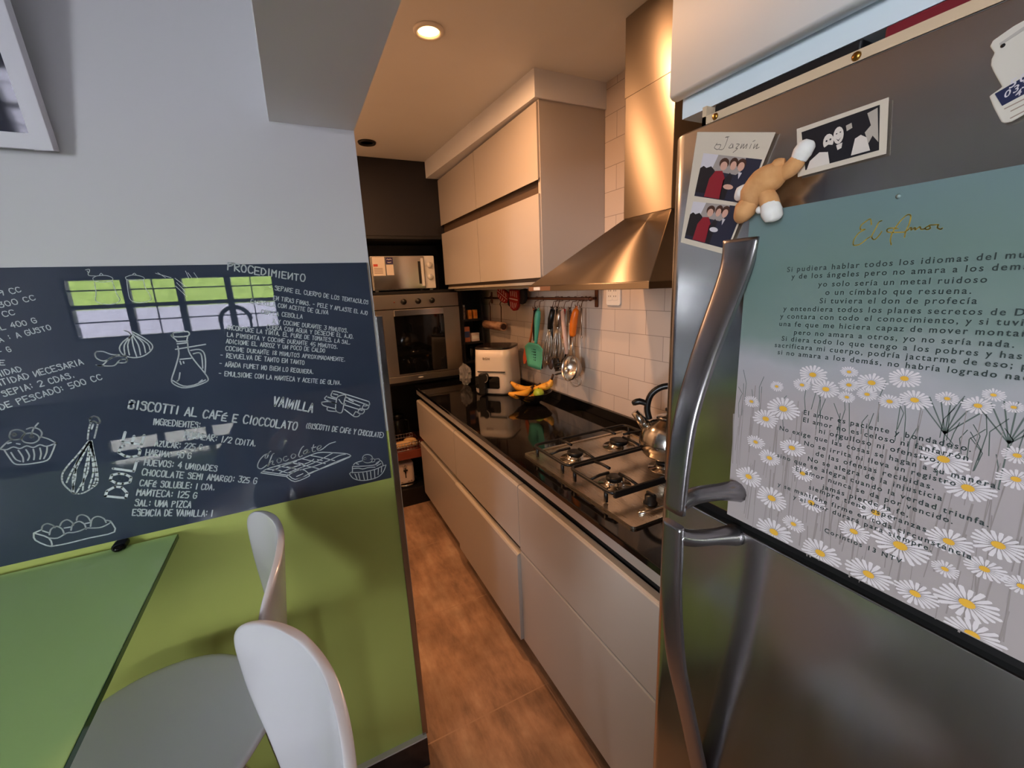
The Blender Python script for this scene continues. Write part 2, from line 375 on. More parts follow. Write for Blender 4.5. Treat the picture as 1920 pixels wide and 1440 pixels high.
# windows behind the viewer: a ribbon window and a glazed garden door
PANE = bpy.data.materials.new('window_glass'); PANE.use_nodes = True
nt = PANE.node_tree; nt.nodes.clear(); o_ = mk(nt, 'ShaderNodeOutputMaterial'); t_ = mk(nt, 'ShaderNodeBsdfTransparent'); g_ = mk(nt, 'ShaderNodeBsdfGlossy'); g_.inputs['Roughness'].default_value = .02
x_ = mk(nt, 'ShaderNodeMixShader'); x_.inputs[0].default_value = .06; nt.links.new(t_.outputs[0], x_.inputs[1]); nt.links.new(g_.outputs[0], x_.inputs[2]); nt.links.new(x_.outputs[0], o_.inputs[0])
WFR = mat('window_frame_paint', (58, 60, 66), .4)
m = MB(); m.box(-1.46, -.13, -1.9, -1.83, 1.33, 1.345).box(-1.46, -.13, -1.9, -1.83, 1.757, 1.775).box(-1.46, -1.44, -1.9, -1.83, 1.345, 1.757).box(-.15, -.13, -1.9, -1.83, 1.345, 1.757)
for k in range(4):
    x = -1.44 + .325 * k
    if k: m.box(x - .022, x + .022, -1.885, -1.84, 1.345, 1.757)
    if k % 2: m.box(x + .155, x + .163, -1.872, -1.86, 1.345, 1.757)
m.box(-1.44, -.15, -1.885, -1.84, 1.552, 1.582)
for z in (1.455, 1.685): m.box(-1.44, -.15, -1.872, -1.86, z - .005, z + .005)
w1 = struct(m.build('window_1', WFR), 'dark barred ribbon window over the rear counter')
MB().box(-1.44, -.15, -1.858, -1.854, 1.345, 1.757).build('pane', PANE, w1)
m = MB(); m.box(-2.5, -2.42, -1.86, -1.82, .53, 2.32).box(-2.5, -2.42, -1.14, -1.10, .53, 2.32).box(-2.5, -2.42, -1.82, -1.14, 2.28, 2.32).box(-2.5, -2.42, -1.82, -1.14, .53, .57)
m.box(-2.475, -2.445, -1.82, -1.14, 1.49, 1.515)
w2 = struct(m.build('window_2', WFR), 'dark framed side window to the garden')
MB().box(-2.462, -2.458, -1.82, -1.14, .57, 2.28).build('pane', PANE, w2)
# outside
struct(MB().box(-14, 12, -14, -2.0, -.12, -.06).box(-14, -2.56, -2.0, 9, -.12, -.06).build('ground', noise_mat('paving', (146, 144, 147), (158, 156, 159), 4, .8)), 'pale paving of the yard outside')
struct(MB().box(-4.6, 4, -5.2, -5.0, -.06, 1.52).build('wall_garden', mat('garden_wall_paint', (158, 158, 176), .8)), 'low lilac grey garden wall')
struct(MB().box(-4.6, 4, -6.6, -5.25, -.06, 1.9).build('terrain', noise_mat('lawn', (122, 146, 66), (144, 168, 84), 12, .9, bump=.5)), 'raised green lawn behind the garden wall')
struct(MB().box(-5, 4, -9.2, -9.0, -.06, 4.2).build('wall_neighbour', mat('neighbour_paint', (206, 206, 204), .8)), 'white wall of the house next door')

# rear counter, seen mirrored in the chalkboard
t = thing('rear_counter', 'white base unit with black glossy top under the ribbon window', 'counter', (-.7, -1.5, 0))
MB().box(-2.35, .9, -1.82, -1.26, 0, .86).build('carcass', LACQ, t)
MB().box(-2.38, .93, -1.825, -1.23, .86, .9).build('worktop', GRANITE, t)
t = thing('side_table', 'dark gloss-topped table mirrored low in the chalkboard', 'table', (-.95, -.55, 0))
MB().box(-1.50, -.37, -1.15, .005, .928, .95, .003).build('tabletop', mat('gloss_black_top', (10, 10, 12), .02, spec=1.0), t)
for x in (-1.44, -.43):
    for y in (-1.08, -.06): MB().box(x - .02, x + .02, y - .02, y + .02, 0, .928).build('leg', BLACK, t)
t = thing('spring_faucet', 'black spring-neck faucet on the rear counter', 'faucet', (-.53, -1.62, .9))
m = MB(); m.cyl((-.53, -1.62, .9), (-.53, -1.62, .93), .03, .026); m.tube([(-.53, -1.62, .93), (-.53, -1.62, 1.42)], .013); m.build('stem', PLASTB, t)
pts = arc((-.43, 1.42), .10, PI, .12, 18, lambda a, b: (a, -1.62, b))
m = MB(); m.tube(pts + [(-.335, -1.62, 1.25)], .009)
for p in pts[::1]: m.ball(p, .017, n=8)
m.cyl((-.335, -1.62, 1.25), (-.335, -1.62, 1.15), .016, .02); m.build('spring_neck', PLASTB, t)

# ---------------------------------------------------------------- base cabinets and worktop
XF = .683
def base_cab(y0, y1, label, zs, pulled=0.0, lip=True):
    t = thing('base_cabinet', label, 'cabinet', (1.0, (y0 + y1) / 2, 0), 'base cabinets under the worktop')
    m = MB(); m.box(.735, 1.31, y0 + .002, y1 - .002, .0, .09); m.build('plinth', DARK, t)
    m = MB(); m.box(.722, 1.31, y0 + .001, y1 - .001, .09, .86); m.build('carcass', DARK, t)
    m = MB(); m.box(.690, .722, y0 + .001, y1 - .001, .862, .899); m.build('rail', RAILW, t)
    for k, (z0, z1) in enumerate(zs):
        dx = pulled if k == 1 else 0.0
        m = MB(); a, b = y0 + .0022, y1 - .0022
        # front board with a rounded finger lip along its upper edge
        prof = [(XF - dx, z0), (XF - dx, z1 - .008), (XF - dx + .003, z1 - .002), (XF - dx + .009, z1), (XF + .030 - dx, z1), (XF + .030 - dx, z1 - .006), (XF + .022 - dx, z1 - .03), (XF + .022 - dx, z0)]
        m.prism(prof, a, b, 'y'); d = m.build('drawer_front', LACQ, t)
        m = MB(); m.prism([(XF - dx + .001, z1 - .005), (XF - dx + .009, z1 + .0012), (XF + .030 - dx, z1 + .0012), (XF + .030 - dx, z1 - .003), (XF - dx + .009, z1 - .001)], a, b, 'y'); m.build('finger_lip', PVC, d)
        if dx: MB().box(XF + .022 - dx, .723, y0 + .02, y1 - .02, z0 + .03, z0 + .17).build('drawer_box', DARK, d)
    return t
base_cab(.53, 1.385, 'white two-drawer base cabinet under the gas hob', [(.537, .818), (.10, .531)])
base_cab(1.385, 2.155, 'middle white base cabinet with its lower drawer slightly open', [(.546, .818), (.10, .514)], .014)
base_cab(2.155, 2.965, 'white base cabinet next to the oven column, under the air fryer', [(.548, .818), (.10, .502)])
t = thing('worktop', 'long black polished granite worktop over the base cabinets', 'worktop', (1.0, 1.7, .9))
MB().box(XF - .003, 1.32, .50, 2.998, .9, .92, .003).build('slab', GRANITE, t)
tag(MB().box(1.30, 1.3195, .50, 2.998, .9205, .968, .002).build('upstand', GRANITE), 'low black granite upstand along the tiled wall behind the worktop', 'upstand')

# ---------------------------------------------------------------- wall cabinets
def wall_cab(y0, y1, label, endpanel):
    t = thing('wall_cabinet', label, 'cabinet', (1.15, (y0 + y1) / 2, 1.585), 'wall cabinets above the worktop')
    MB().box(.998, 1.318, y0 + .001 + (.018 if endpanel else 0), y1 - .001, 1.598, 2.311).build('carcass', mat('carcass_gap_shade', (84, 66, 52), .6), t)  # dark brown puts the shade of the door gaps into the carcass colour
    MB().box(.996, 1.318, y0 + .001 + (.018 if endpanel else 0), y1 - .001, 1.585, 1.598).build('bottom_panel', PVC, t)
    if endpanel: MB().box(.985, 1.318, y0 - .002, y0 + .018, 1.585, 2.311).build('end_panel', LACQ, t)
    for z0, z1 in ((1.615, 1.958), (2.012, 2.303)):
        d = MB().prism([(.975, z0), (.975, z1), (.994, z1), (.994, z0 + .022)], y0 + .0025, y1 - .0025, 'y').build('door', LACQ, t)
    return t
wall_cab(1.655, 2.343, 'white two-door wall cabinet beside the extractor hood', True)
wall_cab(2.343, 2.998, 'white two-door wall cabinet next to the oven column', False)
t = thing('under_cabinet_lamp', 'slim metal light strip below the wall cabinets', 'light strip', (1.05, 2.3, 1.58))
MB().box(1.03, 1.075, 1.70, 2.97, 1.572, 1.585, .003).build('housing', STEEL, t)
MB().box(1.037, 1.068, 1.72, 2.95, 1.5705, 1.5722).build('diffuser', PLASTW, t)

# ---------------------------------------------------------------- tall oven column
t = thing('oven_column', 'black tall cabinet housing the oven and microwave', 'cabinet', (.75, 3.2, 0))
m = MB(); m.box(.425, .446, 3.0, 3.45, 0, 2.414).box(1.062, 1.08, 3.0, 3.45, 0, 2.414); m.build('side_panel', BLACK, t)
MB().box(.446, 1.062, 3.43, 3.45, 0, 2.414).build('back_panel', BLACK, t)
MB().box(.446, 1.08, 3.002, 3.02, 1.945, 2.414).build('top_door', NAVY, t)
MB().box(1.0801, 1.30, 3.002, 3.02, 1.585, 2.414).build('filler_panel', NAVY, t)
MB().box(.446, 1.062, 3.0, 3.43, 1.925, 1.943).build('niche_top', BLACK, t)
MB().box(.446, 1.062, 3.0, 3.43, 1.566, 1.584).build('niche_shelf', BLACK, t)
MB().box(.446, 1.062, 3.0, 3.43, .935, .955).build('oven_shelf', BLACK, t)
MB().box(.446, 1.062, 3.0, 3.43, .372, .430).build('lower_shelf', mat('red_brown_board', (122, 58, 42), .4), t)
MB().box(.446, 1.062, 3.0, 3.43, .0, .135).build('bottom_board', BLACK, t)

t = thing('oven', 'built-in brushed steel oven with dark glass door', 'oven', (.762, 3.2, .955))
MB().box(.467, 1.057, 3.0, 3.40, .956, 1.562).build('body', BLACK, t)
MB().box(.467, 1.057, 2.978, 3.0, 1.467, 1.562, .002).build('control_panel', STEEL, t)
for x in (.664, .764, .862):
    k = MB().lathe([(.020, 0), (.019, .012), (.016, .022), (.0, .024)], (x, 2.978, 1.513), 20, axis=(0, -1, 0)).build('knob', PLASTB, t)
MB().lathe([(.005, 0), (.004, .004), (0, .004)], (.60, 2.978, 1.513), 10, axis=(0, -1, 0)).build('indicator_lamp', mat('red_lamp', (110, 22, 18), .3), t)
m = MB(); m.box(.467, .587, 2.975, 2.999, 1.004, 1.462).box(.939, 1.057, 2.975, 2.999, 1.004, 1.462).box(.587, .939, 2.975, 2.999, 1.004, 1.014).box(.587, .939, 2.990, 2.999, 1.45, 1.462); d = m.build('door', STEEL, t)
MB().box(.587, .939, 2.982, 2.999, 1.014, 1.415).build('glass', GLASSD, d)
MB().box(.588, .938, 2.962, 2.989, 1.416, 1.461, .004).build('handle', STEELP, d)
MB().box(.467, 1.057, 2.975, 2.999, .957, 1.0, .002).build('bottom_strip', STEEL, t)
MB().prism([(.735 + .02 * math.cos(a), .979 + .004 * math.sin(a)) for a in [k * PI / 6 for k in range(12)]], 2.9735, 2.975, 'y').build('emblem', PLASTW, t)

t = thing('microwave', 'white and mirror steel microwave in the black niche', 'microwave', (.70, 3.2, 1.584))
m = MB(); m.box(.485, .915, 3.035, 3.36, 1.594, 1.818, .004)
for x in (.51, .89):
    for y in (3.06, 3.33): m.cyl((x, y, 1.584), (x, y, 1.595), .012)
m.build('body', PLASTW, t)
MB().box(.487, .838, 3.017, 3.035, 1.597, 1.815, .003).build('door', mat('mirror_steel', (186, 180, 172), .12, 1.0), t)
MB().box(.814, .832, 2.998, 3.016, 1.612, 1.800, .004).build('handle', PLASTW, t)
MB().box(.796, .812, 3.0155, 3.017, 1.63, 1.78).build('handle_recess', BLACK, t)
MB().box(.842, .913, 3.02, 3.035, 1.597, 1.815, .003).build('control_panel', PLASTW, t)
for z in (1.755, 1.675):
    k = MB().lathe([(.020, 0), (.019, .014), (.0, .016)], (.877, 3.02, z), 20, axis=(0, -1, 0)).build('knob', PLASTW, t)
    MB().box(.875, .879, 3.0025, 3.006, z, z + .018).build('pointer', RAILW, k)
MB().box(.492, .572, 3.0145, 3.017, 1.69, 1.812).build('paper_label', mat('paper_cream', (226, 214, 200), .7), t)
m = MB()
for z in (1.735, 1.725, 1.715, 1.705): m.box(.498, .555, 3.0138, 3.0146, z, z + .004)
m.build('label_print', mat('print_grey', (150, 130, 118), .7), t)
MB().box(.497, .525, 3.0138, 3.0146, 1.75, 1.765).build('label_red_bar', mat('print_red', (196, 72, 56), .7), t)
MB().box(.580, .627, 3.0145, 3.017, 1.765, 1.806).build('purple_sticker', mat('sticker_purple', (52, 42, 92), .5), t)
m = MB(); ribbon(m, [[(.586, 1.794), (.594, 1.797), (.601, 1.792), (.608, 1.797), (.619, 1.793)], [(.590, 1.777), (.600, 1.775), (.616, 1.778)]], .0035, lambda a, b: (a, 3.0142, b), 0, 2); m.build('sticker_print', PLASTW, t)
MB().box(.580, .627, 3.0145, 3.017, 1.692, 1.760).build('white_sticker', mat('paper_cream', (226, 214, 200), .7), t)

# narrow black shelf between the oven column and the tiled wall
t = thing('spice_shelf', 'narrow black open shelf unit with spices beside the oven', 'shelf', (1.17, 3.2, 0))
m = MB(); m.box(1.083, 1.097, 3.0, 3.2, 0, 1.584).box(1.241, 1.255, 3.0, 3.2, 0, 1.584); m.build('side_panel', BLACK, t)
MB().box(1.097, 1.241, 3.188, 3.2, 0, 1.584).build('back_panel', BLACK, t)
for z in (.0, .9, 1.03, 1.175, 1.345, 1.57): MB().box(1.097, 1.241, 3.0, 3.188, z, z + .014).build('shelf_board', BLACK, t)

# ---------------------------------------------------------------- lettering and drawings, in metres on their own surfaces
CHALK=[
 ('9 CC',-0.5004,1.605,-0.4691,1.6119,0.0093),
 ('300 CC',-0.5052,1.5832,-0.4522,1.5955,0.0094),
 ('0 CC',-0.5211,1.5634,-0.4871,1.5689,0.0094),
 ('EL 400 G',-0.5205,1.5401,-0.46,1.5514,0.0095),
 ('A : A GUSTO',-0.5194,1.5184,-0.4419,1.5368,0.0096),
 ('- G',-0.5245,1.4955,-0.5074,1.499,0.0097),
 ('E',-0.529,1.475,-0.5218,1.4742,0.0100),
 ('1 UNIDAD',-0.5571,1.447,-0.5012,1.4592,0.0103),
 ('CANTIDAD NECESARIA',-0.561,1.4295,-0.4086,1.4618,0.0110),
 ('TINTA DE SEPIA: 2 CDAS.',-0.6113,1.3961,-0.4272,1.4371,0.0115),
 ('FUMET DE PESCADO: 500 CC',-0.6024,1.3732,-0.3852,1.4269,0.0116),
 ('PROCEDIMIENTO',-0.1254,1.6453,0.0282,1.6143,0.0160),
 ('- SEPARE EL CUERPO DE LOS TENTACULOS',-0.0494,1.5997,0.1701,1.5519,0.0099),
 ('EN TIRAS FINAS. - PELE Y APLASTE EL AJO',-0.0447,1.5747,0.165,1.5249,0.0099),
 ('CACEROLA CON ACEITE DE OLIVA',-0.0924,1.5685,0.0701,1.5321,0.0097),
 ('CON LA CEBOLLA',-0.0745,1.5433,0.0109,1.5257,0.0096),
 ('A Y COCINE DURANTE 3 MINUTOS.',-0.054,1.5198,0.1117,1.4828,0.0099),
 ('CUBRA CON AGUA Y DESECHE EL AJO.',-0.0687,1.5075,0.1234,1.4663,0.0100),
 ('INCORPORE LA TINTA, EL PURÉ DE TOMATES, LA SAL,',-0.148,1.5127,0.1145,1.4523,0.0099),
 ('LA PIMIENTA Y COCINE DURANTE 45 MINUTOS.',-0.1506,1.4963,0.0822,1.4438,0.0098),
 ('ADICIONE EL ARROZ Y UN POCO DE CALDO',-0.1552,1.4812,0.0509,1.4375,0.0098),
 ('COCINE DURANTE 18 MINUTOS APROXIMADAMENTE.',-0.1589,1.4648,0.0961,1.4087,0.0098),
 ('- REVUELVA DE TANTO EN TANTO',-0.1712,1.4503,-0.0003,1.4122,0.0104),
 ('- AÑADA FUMET NO BIEN LO REQUIERA.',-0.1766,1.4303,0.0172,1.3862,0.0105),
 ('- EMULSIONE CON LA MANTECA Y ACEITE DE OLIVA.',-0.1814,1.4082,0.0789,1.3486,0.0106),
 ('VAINILLA',-0.0835,1.3197,0.0014,1.2876,0.0233),
 ('BISCOTTI AL CAFÉ E CIOCCOLATO',-0.3559,1.3585,-0.0419,1.2477,0.0193),
 ('(BISCOTTI DE CAFÉ Y CHOCOLATE)',-0.0195,1.2484,0.1695,1.1833,0.0140),
 ('INGREDIENTES:',-0.3214,1.3142,-0.2381,1.2895,0.0138),
 ('HORNEAR: 1/2 CDITA.',-0.2714,1.2738,-0.1357,1.2227,0.0144),
 ('AZUCAR: 225 G',-0.3274,1.2635,-0.2439,1.2367,0.0135),
 ('HARINA: 90 G',-0.3468,1.2466,-0.2685,1.2204,0.0139),
 ('HUEVOS: 4 UNIDADES',-0.3537,1.2244,-0.2241,1.1776,0.0142),
 ('CHOCOLATE SEMI AMARGO: 325 G',-0.3621,1.2018,-0.1493,1.1265,0.0146),
 ('CAFÉ SOLUBLE: 1 CDA.',-0.3705,1.1778,-0.2361,1.1316,0.0143),
 ('MANTECA: 125 G',-0.3796,1.1572,-0.2746,1.1199,0.0150),
 ('SAL: UNA PIZCA',-0.3873,1.1336,-0.2892,1.1007,0.0150),
 ('ESENCIA DE VAINILLA: 1',-0.3959,1.1108,-0.2513,1.0662,0.0154),
 ('DOLCE',-0.3983,1.1554,-0.3408,1.2941,0.0342),
]
POEM=[
 ('Si pudiera hablar todos los idiomas del mundo','Si pudiera hablar todos los idiomas del',0.3018,1.5831,0.1401,1.5848),
 ('y de los ángeles pero no amara a los demás','y de los ángeles pero no amara a los',0.2963,1.5754,0.1458,1.5762),
 ('yo solo sería un metal ruidoso','yo solo sería un metal ruidoso',0.2678,1.5664,0.1425,1.5672),
 ('o un címbalo que resuena.','o un címbalo que resuena.',0.2599,1.5579,0.1502,1.5584),
 ('Si tuviera el don de profecía','Si tuviera el don de profecía',0.2644,1.5492,0.1458,1.5503),
 ('y entendiera todos los planes secretos de Dios','y entendiera todos los planes secretos de',0.3018,1.5403,0.1285,1.5417),
 ('y contara con todo el conocimiento, y si tuviera','y contara con todo el conocimiento, y si',0.3046,1.5317,0.1371,1.5339),
 ('una fe que me hiciera capaz de mover montañas','una fe que me hiciera capaz de mover',0.3047,1.5229,0.1477,1.5254),
 ('pero no amara a otros, yo no sería nada.','pero no amara a otros, yo no sería nada.',0.2873,1.5144,0.1203,1.517),
 ('Si diera todo lo que tengo a los pobres y hasta','Si diera todo lo que tengo a los pobres y',0.3003,1.5062,0.1312,1.5083),
 ('sacrificara mi cuerpo, podría jactarme de eso; pero','sacrificara mi cuerpo, podría jactarme de',0.3076,1.4981,0.1387,1.5004),
 ('si no amara a los demás, no habría logrado nada.','si no amara a los demás, no habría logrado',0.3034,1.49,0.1261,1.492),
 ('El amor es paciente y bondadoso.','El amor es paciente y bondadoso.',0.2677,1.4254,0.1317,1.4263),
 ('El amor no es celoso ni fanfarrón','El amor no es celoso ni fanfarrón',0.2674,1.4168,0.1323,1.4179),
 ('ni orgulloso ni ofensivo.','ni orgulloso ni ofensivo.',0.2497,1.4085,0.1499,1.4093),
 ('No exige que las cosas se hagan a su manera.','No exige que las cosas se hagan a su manera.',0.2924,1.3998,0.1109,1.4001),
 ('No se irrita ni lleva un registro','No se irrita ni lleva un registro',0.2634,1.39,0.1367,1.3925),
 ('de las ofensas recibidas.','de las ofensas recibidas.',0.2504,1.3818,0.15,1.3832),
 ('No se alegra de la injusticia','No se alegra de la injusticia',0.2577,1.373,0.1433,1.3751),
 ('sino que se alegra cuando la verdad triunfa.','sino que se alegra cuando la verdad triunfa.',0.292,1.3652,0.1124,1.3652),
 ('El amor nunca se da por vencido.','El amor nunca se da por vencido.',0.2691,1.356,0.1337,1.3571),
 ('jamás pierde la fe,','jamás pierde la fe,',0.2396,1.3462,0.1641,1.3487),
 ('siempre tiene esperanzas','siempre tiene esperanzas',0.2531,1.3398,0.1498,1.3405),
 ('y se mantiene firme en toda circunstancia','y se mantiene firme en toda circunstancia',0.2879,1.3291,0.1179,1.3307),
 ('y el amor durará para siempre.','y el amor durará para siempre.',0.2686,1.3209,0.1435,1.3234),
 ('Corintios 13 NTV','Corintios 13 NTV',0.2319,1.2963,0.1626,1.2988),
]
DAISY=[ (0.2630,1.4718,0.0119),(0.2291,1.4804,0.0066),(0.2276,1.4670,0.0080),(0.2087,1.4727,0.0108),(0.1840,1.4813,0.0105),(0.2484,1.4584,0.0113),(0.2729,1.4585,0.0079),(0.3009,1.4515,0.0069),(0.2110,1.4605,0.0075),(0.2280,1.4539,0.0066),(0.1923,1.4573,0.0082),(0.1742,1.4627,0.0105),(0.1527,1.4687,0.0067),(0.1333,1.4668,0.0085),(0.1258,1.4776,0.0059),(0.1136,1.4701,0.0055),(0.2908,1.4263,0.0153),(0.3104,1.4087,0.0132),(0.3307,1.4263,0.0084),(0.1061,1.4319,0.0081),(0.1477,1.4139,0.0143),(0.1291,1.3939,0.0141),(0.1039,1.4124,0.0095),(0.2937,1.3096,0.0163),(0.2488,1.3246,0.0121),(0.3257,1.3259,0.0144),(0.1892,1.3410,0.0128),(0.2869,1.2663,0.0181),(0.2652,1.2887,0.0106),(0.2333,1.2684,0.0170),(0.2050,1.3112,0.0125),(0.1661,1.3165,0.0188),(0.1339,1.3393,0.0133),(0.1049,1.3524,0.0142),(0.1869,1.2709,0.0166),(0.1491,1.2743,0.0141),(0.1148,1.2883,0.0181),(0.1077,1.2612,0.0168),(0.1327,1.3119,0.0087),(0.1094,1.3268,0.0112),(0.0877,1.3246,0.0092),(0.2763,1.3821,0.0118),(0.3205,1.3754,0.0097),(0.3012,1.3606,0.0111),(0.2616,1.3556,0.0102) ]
CUPCAKE=[
  [(-0.5657,1.3083),(-0.5576,1.3161),(-0.5509,1.3217),(-0.5463,1.3243)],
  [(-0.5021,1.3213),(-0.4926,1.3146),(-0.4837,1.3042)],
  [(-0.5657,1.3083),(-0.5568,1.3053),(-0.5464,1.3090),(-0.5379,1.3036),(-0.5274,1.3073),(-0.5186,1.3018),(-0.5079,1.3056),(-0.4990,1.3001),(-0.4837,1.3042)],
  [(-0.5601,1.3048),(-0.5570,1.2898),(-0.5524,1.2743),(-0.5419,1.2699),(-0.5257,1.2686),(-0.5043,1.2705),(-0.4936,1.2854),(-0.4847,1.3032)],
  [(-0.5520,1.2982),(-0.5488,1.2832),(-0.5429,1.2770)],
  [(-0.5410,1.3006),(-0.5378,1.2855),(-0.5392,1.2749)],
  [(-0.5299,1.2994),(-0.5279,1.2857),(-0.5322,1.2769)],
  [(-0.5194,1.2984),(-0.5203,1.2864),(-0.5233,1.2761)],
  [(-0.5094,1.2986),(-0.5102,1.2866),(-0.5143,1.2753)],
  [(-0.4982,1.2999),(-0.5017,1.2872),(-0.5084,1.2752)],
  [(-0.5469,1.3327),(-0.5426,1.3413),(-0.5342,1.3431),(-0.5270,1.3394),(-0.5243,1.3329),(-0.5297,1.3269),(-0.5338,1.3230),(-0.5432,1.3237),(-0.5471,1.3280),(-0.5469,1.3327)],
  [(-0.5200,1.3416),(-0.5114,1.3435),(-0.5026,1.3383),(-0.4999,1.3293),(-0.5039,1.3205)],
  [(-0.5307,1.3259),(-0.5253,1.3320),(-0.5139,1.3321),(-0.5064,1.3246),(-0.5073,1.3164),(-0.5167,1.3111),(-0.5274,1.3145),(-0.5311,1.3201),(-0.5307,1.3259)],
  [(-0.5169,1.3255),(-0.5106,1.3398),(-0.5008,1.3510)],
  [(-0.5423,1.3353),(-0.5388,1.3370),(-0.5372,1.3331),(-0.5408,1.3315),(-0.5423,1.3353)],
  [(-0.5188,1.3259),(-0.5158,1.3270),(-0.5139,1.3242),(-0.5175,1.3225),(-0.5188,1.3259)],
  [(-0.5526,1.3174),(-0.5475,1.3187)],
  [(-0.5404,1.3148),(-0.5360,1.3127)],
]
GARLIC=[
  [(-0.3306,1.5253),(-0.3233,1.5200),(-0.3219,1.5128)],
  [(-0.3219,1.5128),(-0.3369,1.5023),(-0.3458,1.4889),(-0.3422,1.4742),(-0.3269,1.4665),(-0.3096,1.4682),(-0.2942,1.4788),(-0.2901,1.4906),(-0.3006,1.5061),(-0.3183,1.5220)],
  [(-0.3219,1.5128),(-0.3309,1.4946),(-0.3322,1.4731)],
  [(-0.3208,1.5139),(-0.3222,1.4913),(-0.3209,1.4682)],
  [(-0.3196,1.5150),(-0.3135,1.4929),(-0.3138,1.4711)],
  [(-0.3183,1.5172),(-0.3052,1.4969),(-0.3045,1.4750)],
  [(-0.3219,1.5128),(-0.3364,1.4951),(-0.3393,1.4751)],
  [(-0.3127,1.5120),(-0.2972,1.4937),(-0.2958,1.4802)],
  [(-0.3834,1.4857),(-0.3869,1.4814),(-0.3861,1.4719),(-0.3768,1.4650),(-0.3653,1.4684),(-0.3530,1.4754)],
  [(-0.3834,1.4857),(-0.3729,1.4846),(-0.3617,1.4775),(-0.3485,1.4749)],
  [(-0.3897,1.4582),(-0.3804,1.4559),(-0.3651,1.4696),(-0.3517,1.4728),(-0.3447,1.4709)],
  [(-0.3873,1.4567),(-0.3736,1.4539),(-0.3609,1.4535),(-0.3519,1.4621),(-0.3458,1.4650),(-0.3379,1.4629),(-0.3427,1.4574),(-0.3544,1.4588)],
  [(-0.3447,1.4709),(-0.3391,1.4715),(-0.3379,1.4629)],
]
JUG=[
  [(-0.2487,1.5136),(-0.2225,1.5139),(-0.2242,1.5041),(-0.2502,1.5052),(-0.2487,1.5136)],
  [(-0.2496,1.5088),(-0.2537,1.5079),(-0.2458,1.4961)],
  [(-0.2242,1.5041),(-0.2283,1.4920)],
  [(-0.2462,1.4937),(-0.2261,1.4930)],
  [(-0.2461,1.4887),(-0.2267,1.4893)],
  [(-0.2460,1.4837),(-0.2466,1.4688),(-0.2512,1.4542),(-0.2615,1.4302),(-0.2700,1.4109),(-0.2688,1.4006),(-0.2544,1.3895),(-0.2337,1.3891),(-0.2116,1.3951),(-0.2030,1.4019),(-0.2077,1.4182),(-0.2215,1.4483),(-0.2282,1.4694),(-0.2272,1.4869)],
  [(-0.2512,1.4768),(-0.2264,1.4793),(-0.1947,1.4825)],
  [(-0.2472,1.4538),(-0.2267,1.4540)],
  [(-0.2247,1.4715),(-0.2090,1.4724),(-0.2010,1.4639),(-0.2013,1.4434),(-0.2071,1.4155)],
  [(-0.2209,1.4635),(-0.2103,1.4649),(-0.2064,1.4568),(-0.2091,1.4288)],
  [(-0.2525,1.4239),(-0.2571,1.4092),(-0.2608,1.4058)],
  [(-0.2479,1.4501),(-0.2472,1.4424)],
  [(-0.2421,1.4481),(-0.2418,1.4443)],
  [(-0.2219,1.3966),(-0.2146,1.4021)],
  [(-0.2685,1.4082),(-0.2518,1.3930),(-0.2310,1.3926),(-0.2084,1.4013)],
]
WHISK=[
  [(-0.4218,1.3463),(-0.4156,1.3501),(-0.4091,1.3465),(-0.4073,1.3375),(-0.4108,1.3331),(-0.4160,1.3391),(-0.4223,1.3390),(-0.4218,1.3463)],
  [(-0.4215,1.3388),(-0.4280,1.3239),(-0.4341,1.3026)],
  [(-0.4117,1.3333),(-0.4177,1.3169),(-0.4232,1.3029)],
  [(-0.4189,1.3334),(-0.4237,1.3231)],
  [(-0.4331,1.2987),(-0.4563,1.2722),(-0.4763,1.2516),(-0.4886,1.2343),(-0.4910,1.2145),(-0.4827,1.1943),(-0.4787,1.1881),(-0.4647,1.1856),(-0.4464,1.1952),(-0.4369,1.2058),(-0.4323,1.2386),(-0.4302,1.2766),(-0.4287,1.2978)],
  [(-0.4324,1.2973),(-0.4538,1.2666),(-0.4743,1.2358),(-0.4854,1.2157)],
  [(-0.4319,1.2972),(-0.4504,1.2658),(-0.4665,1.2391),(-0.4747,1.2206),(-0.4793,1.1895)],
  [(-0.4312,1.2970),(-0.4418,1.2639),(-0.4538,1.2309),(-0.4644,1.1920)],
  [(-0.4305,1.2969),(-0.4349,1.2623),(-0.4400,1.2275),(-0.4539,1.1945)],
  [(-0.4338,1.2951),(-0.4619,1.2532),(-0.4695,1.2244),(-0.4805,1.1964)],
  [(-0.4304,1.2956),(-0.4420,1.2537),(-0.4514,1.2251),(-0.4748,1.1896)],
  [(-0.4303,1.2943),(-0.4333,1.2517),(-0.4376,1.2165),(-0.4481,1.1956)],
]
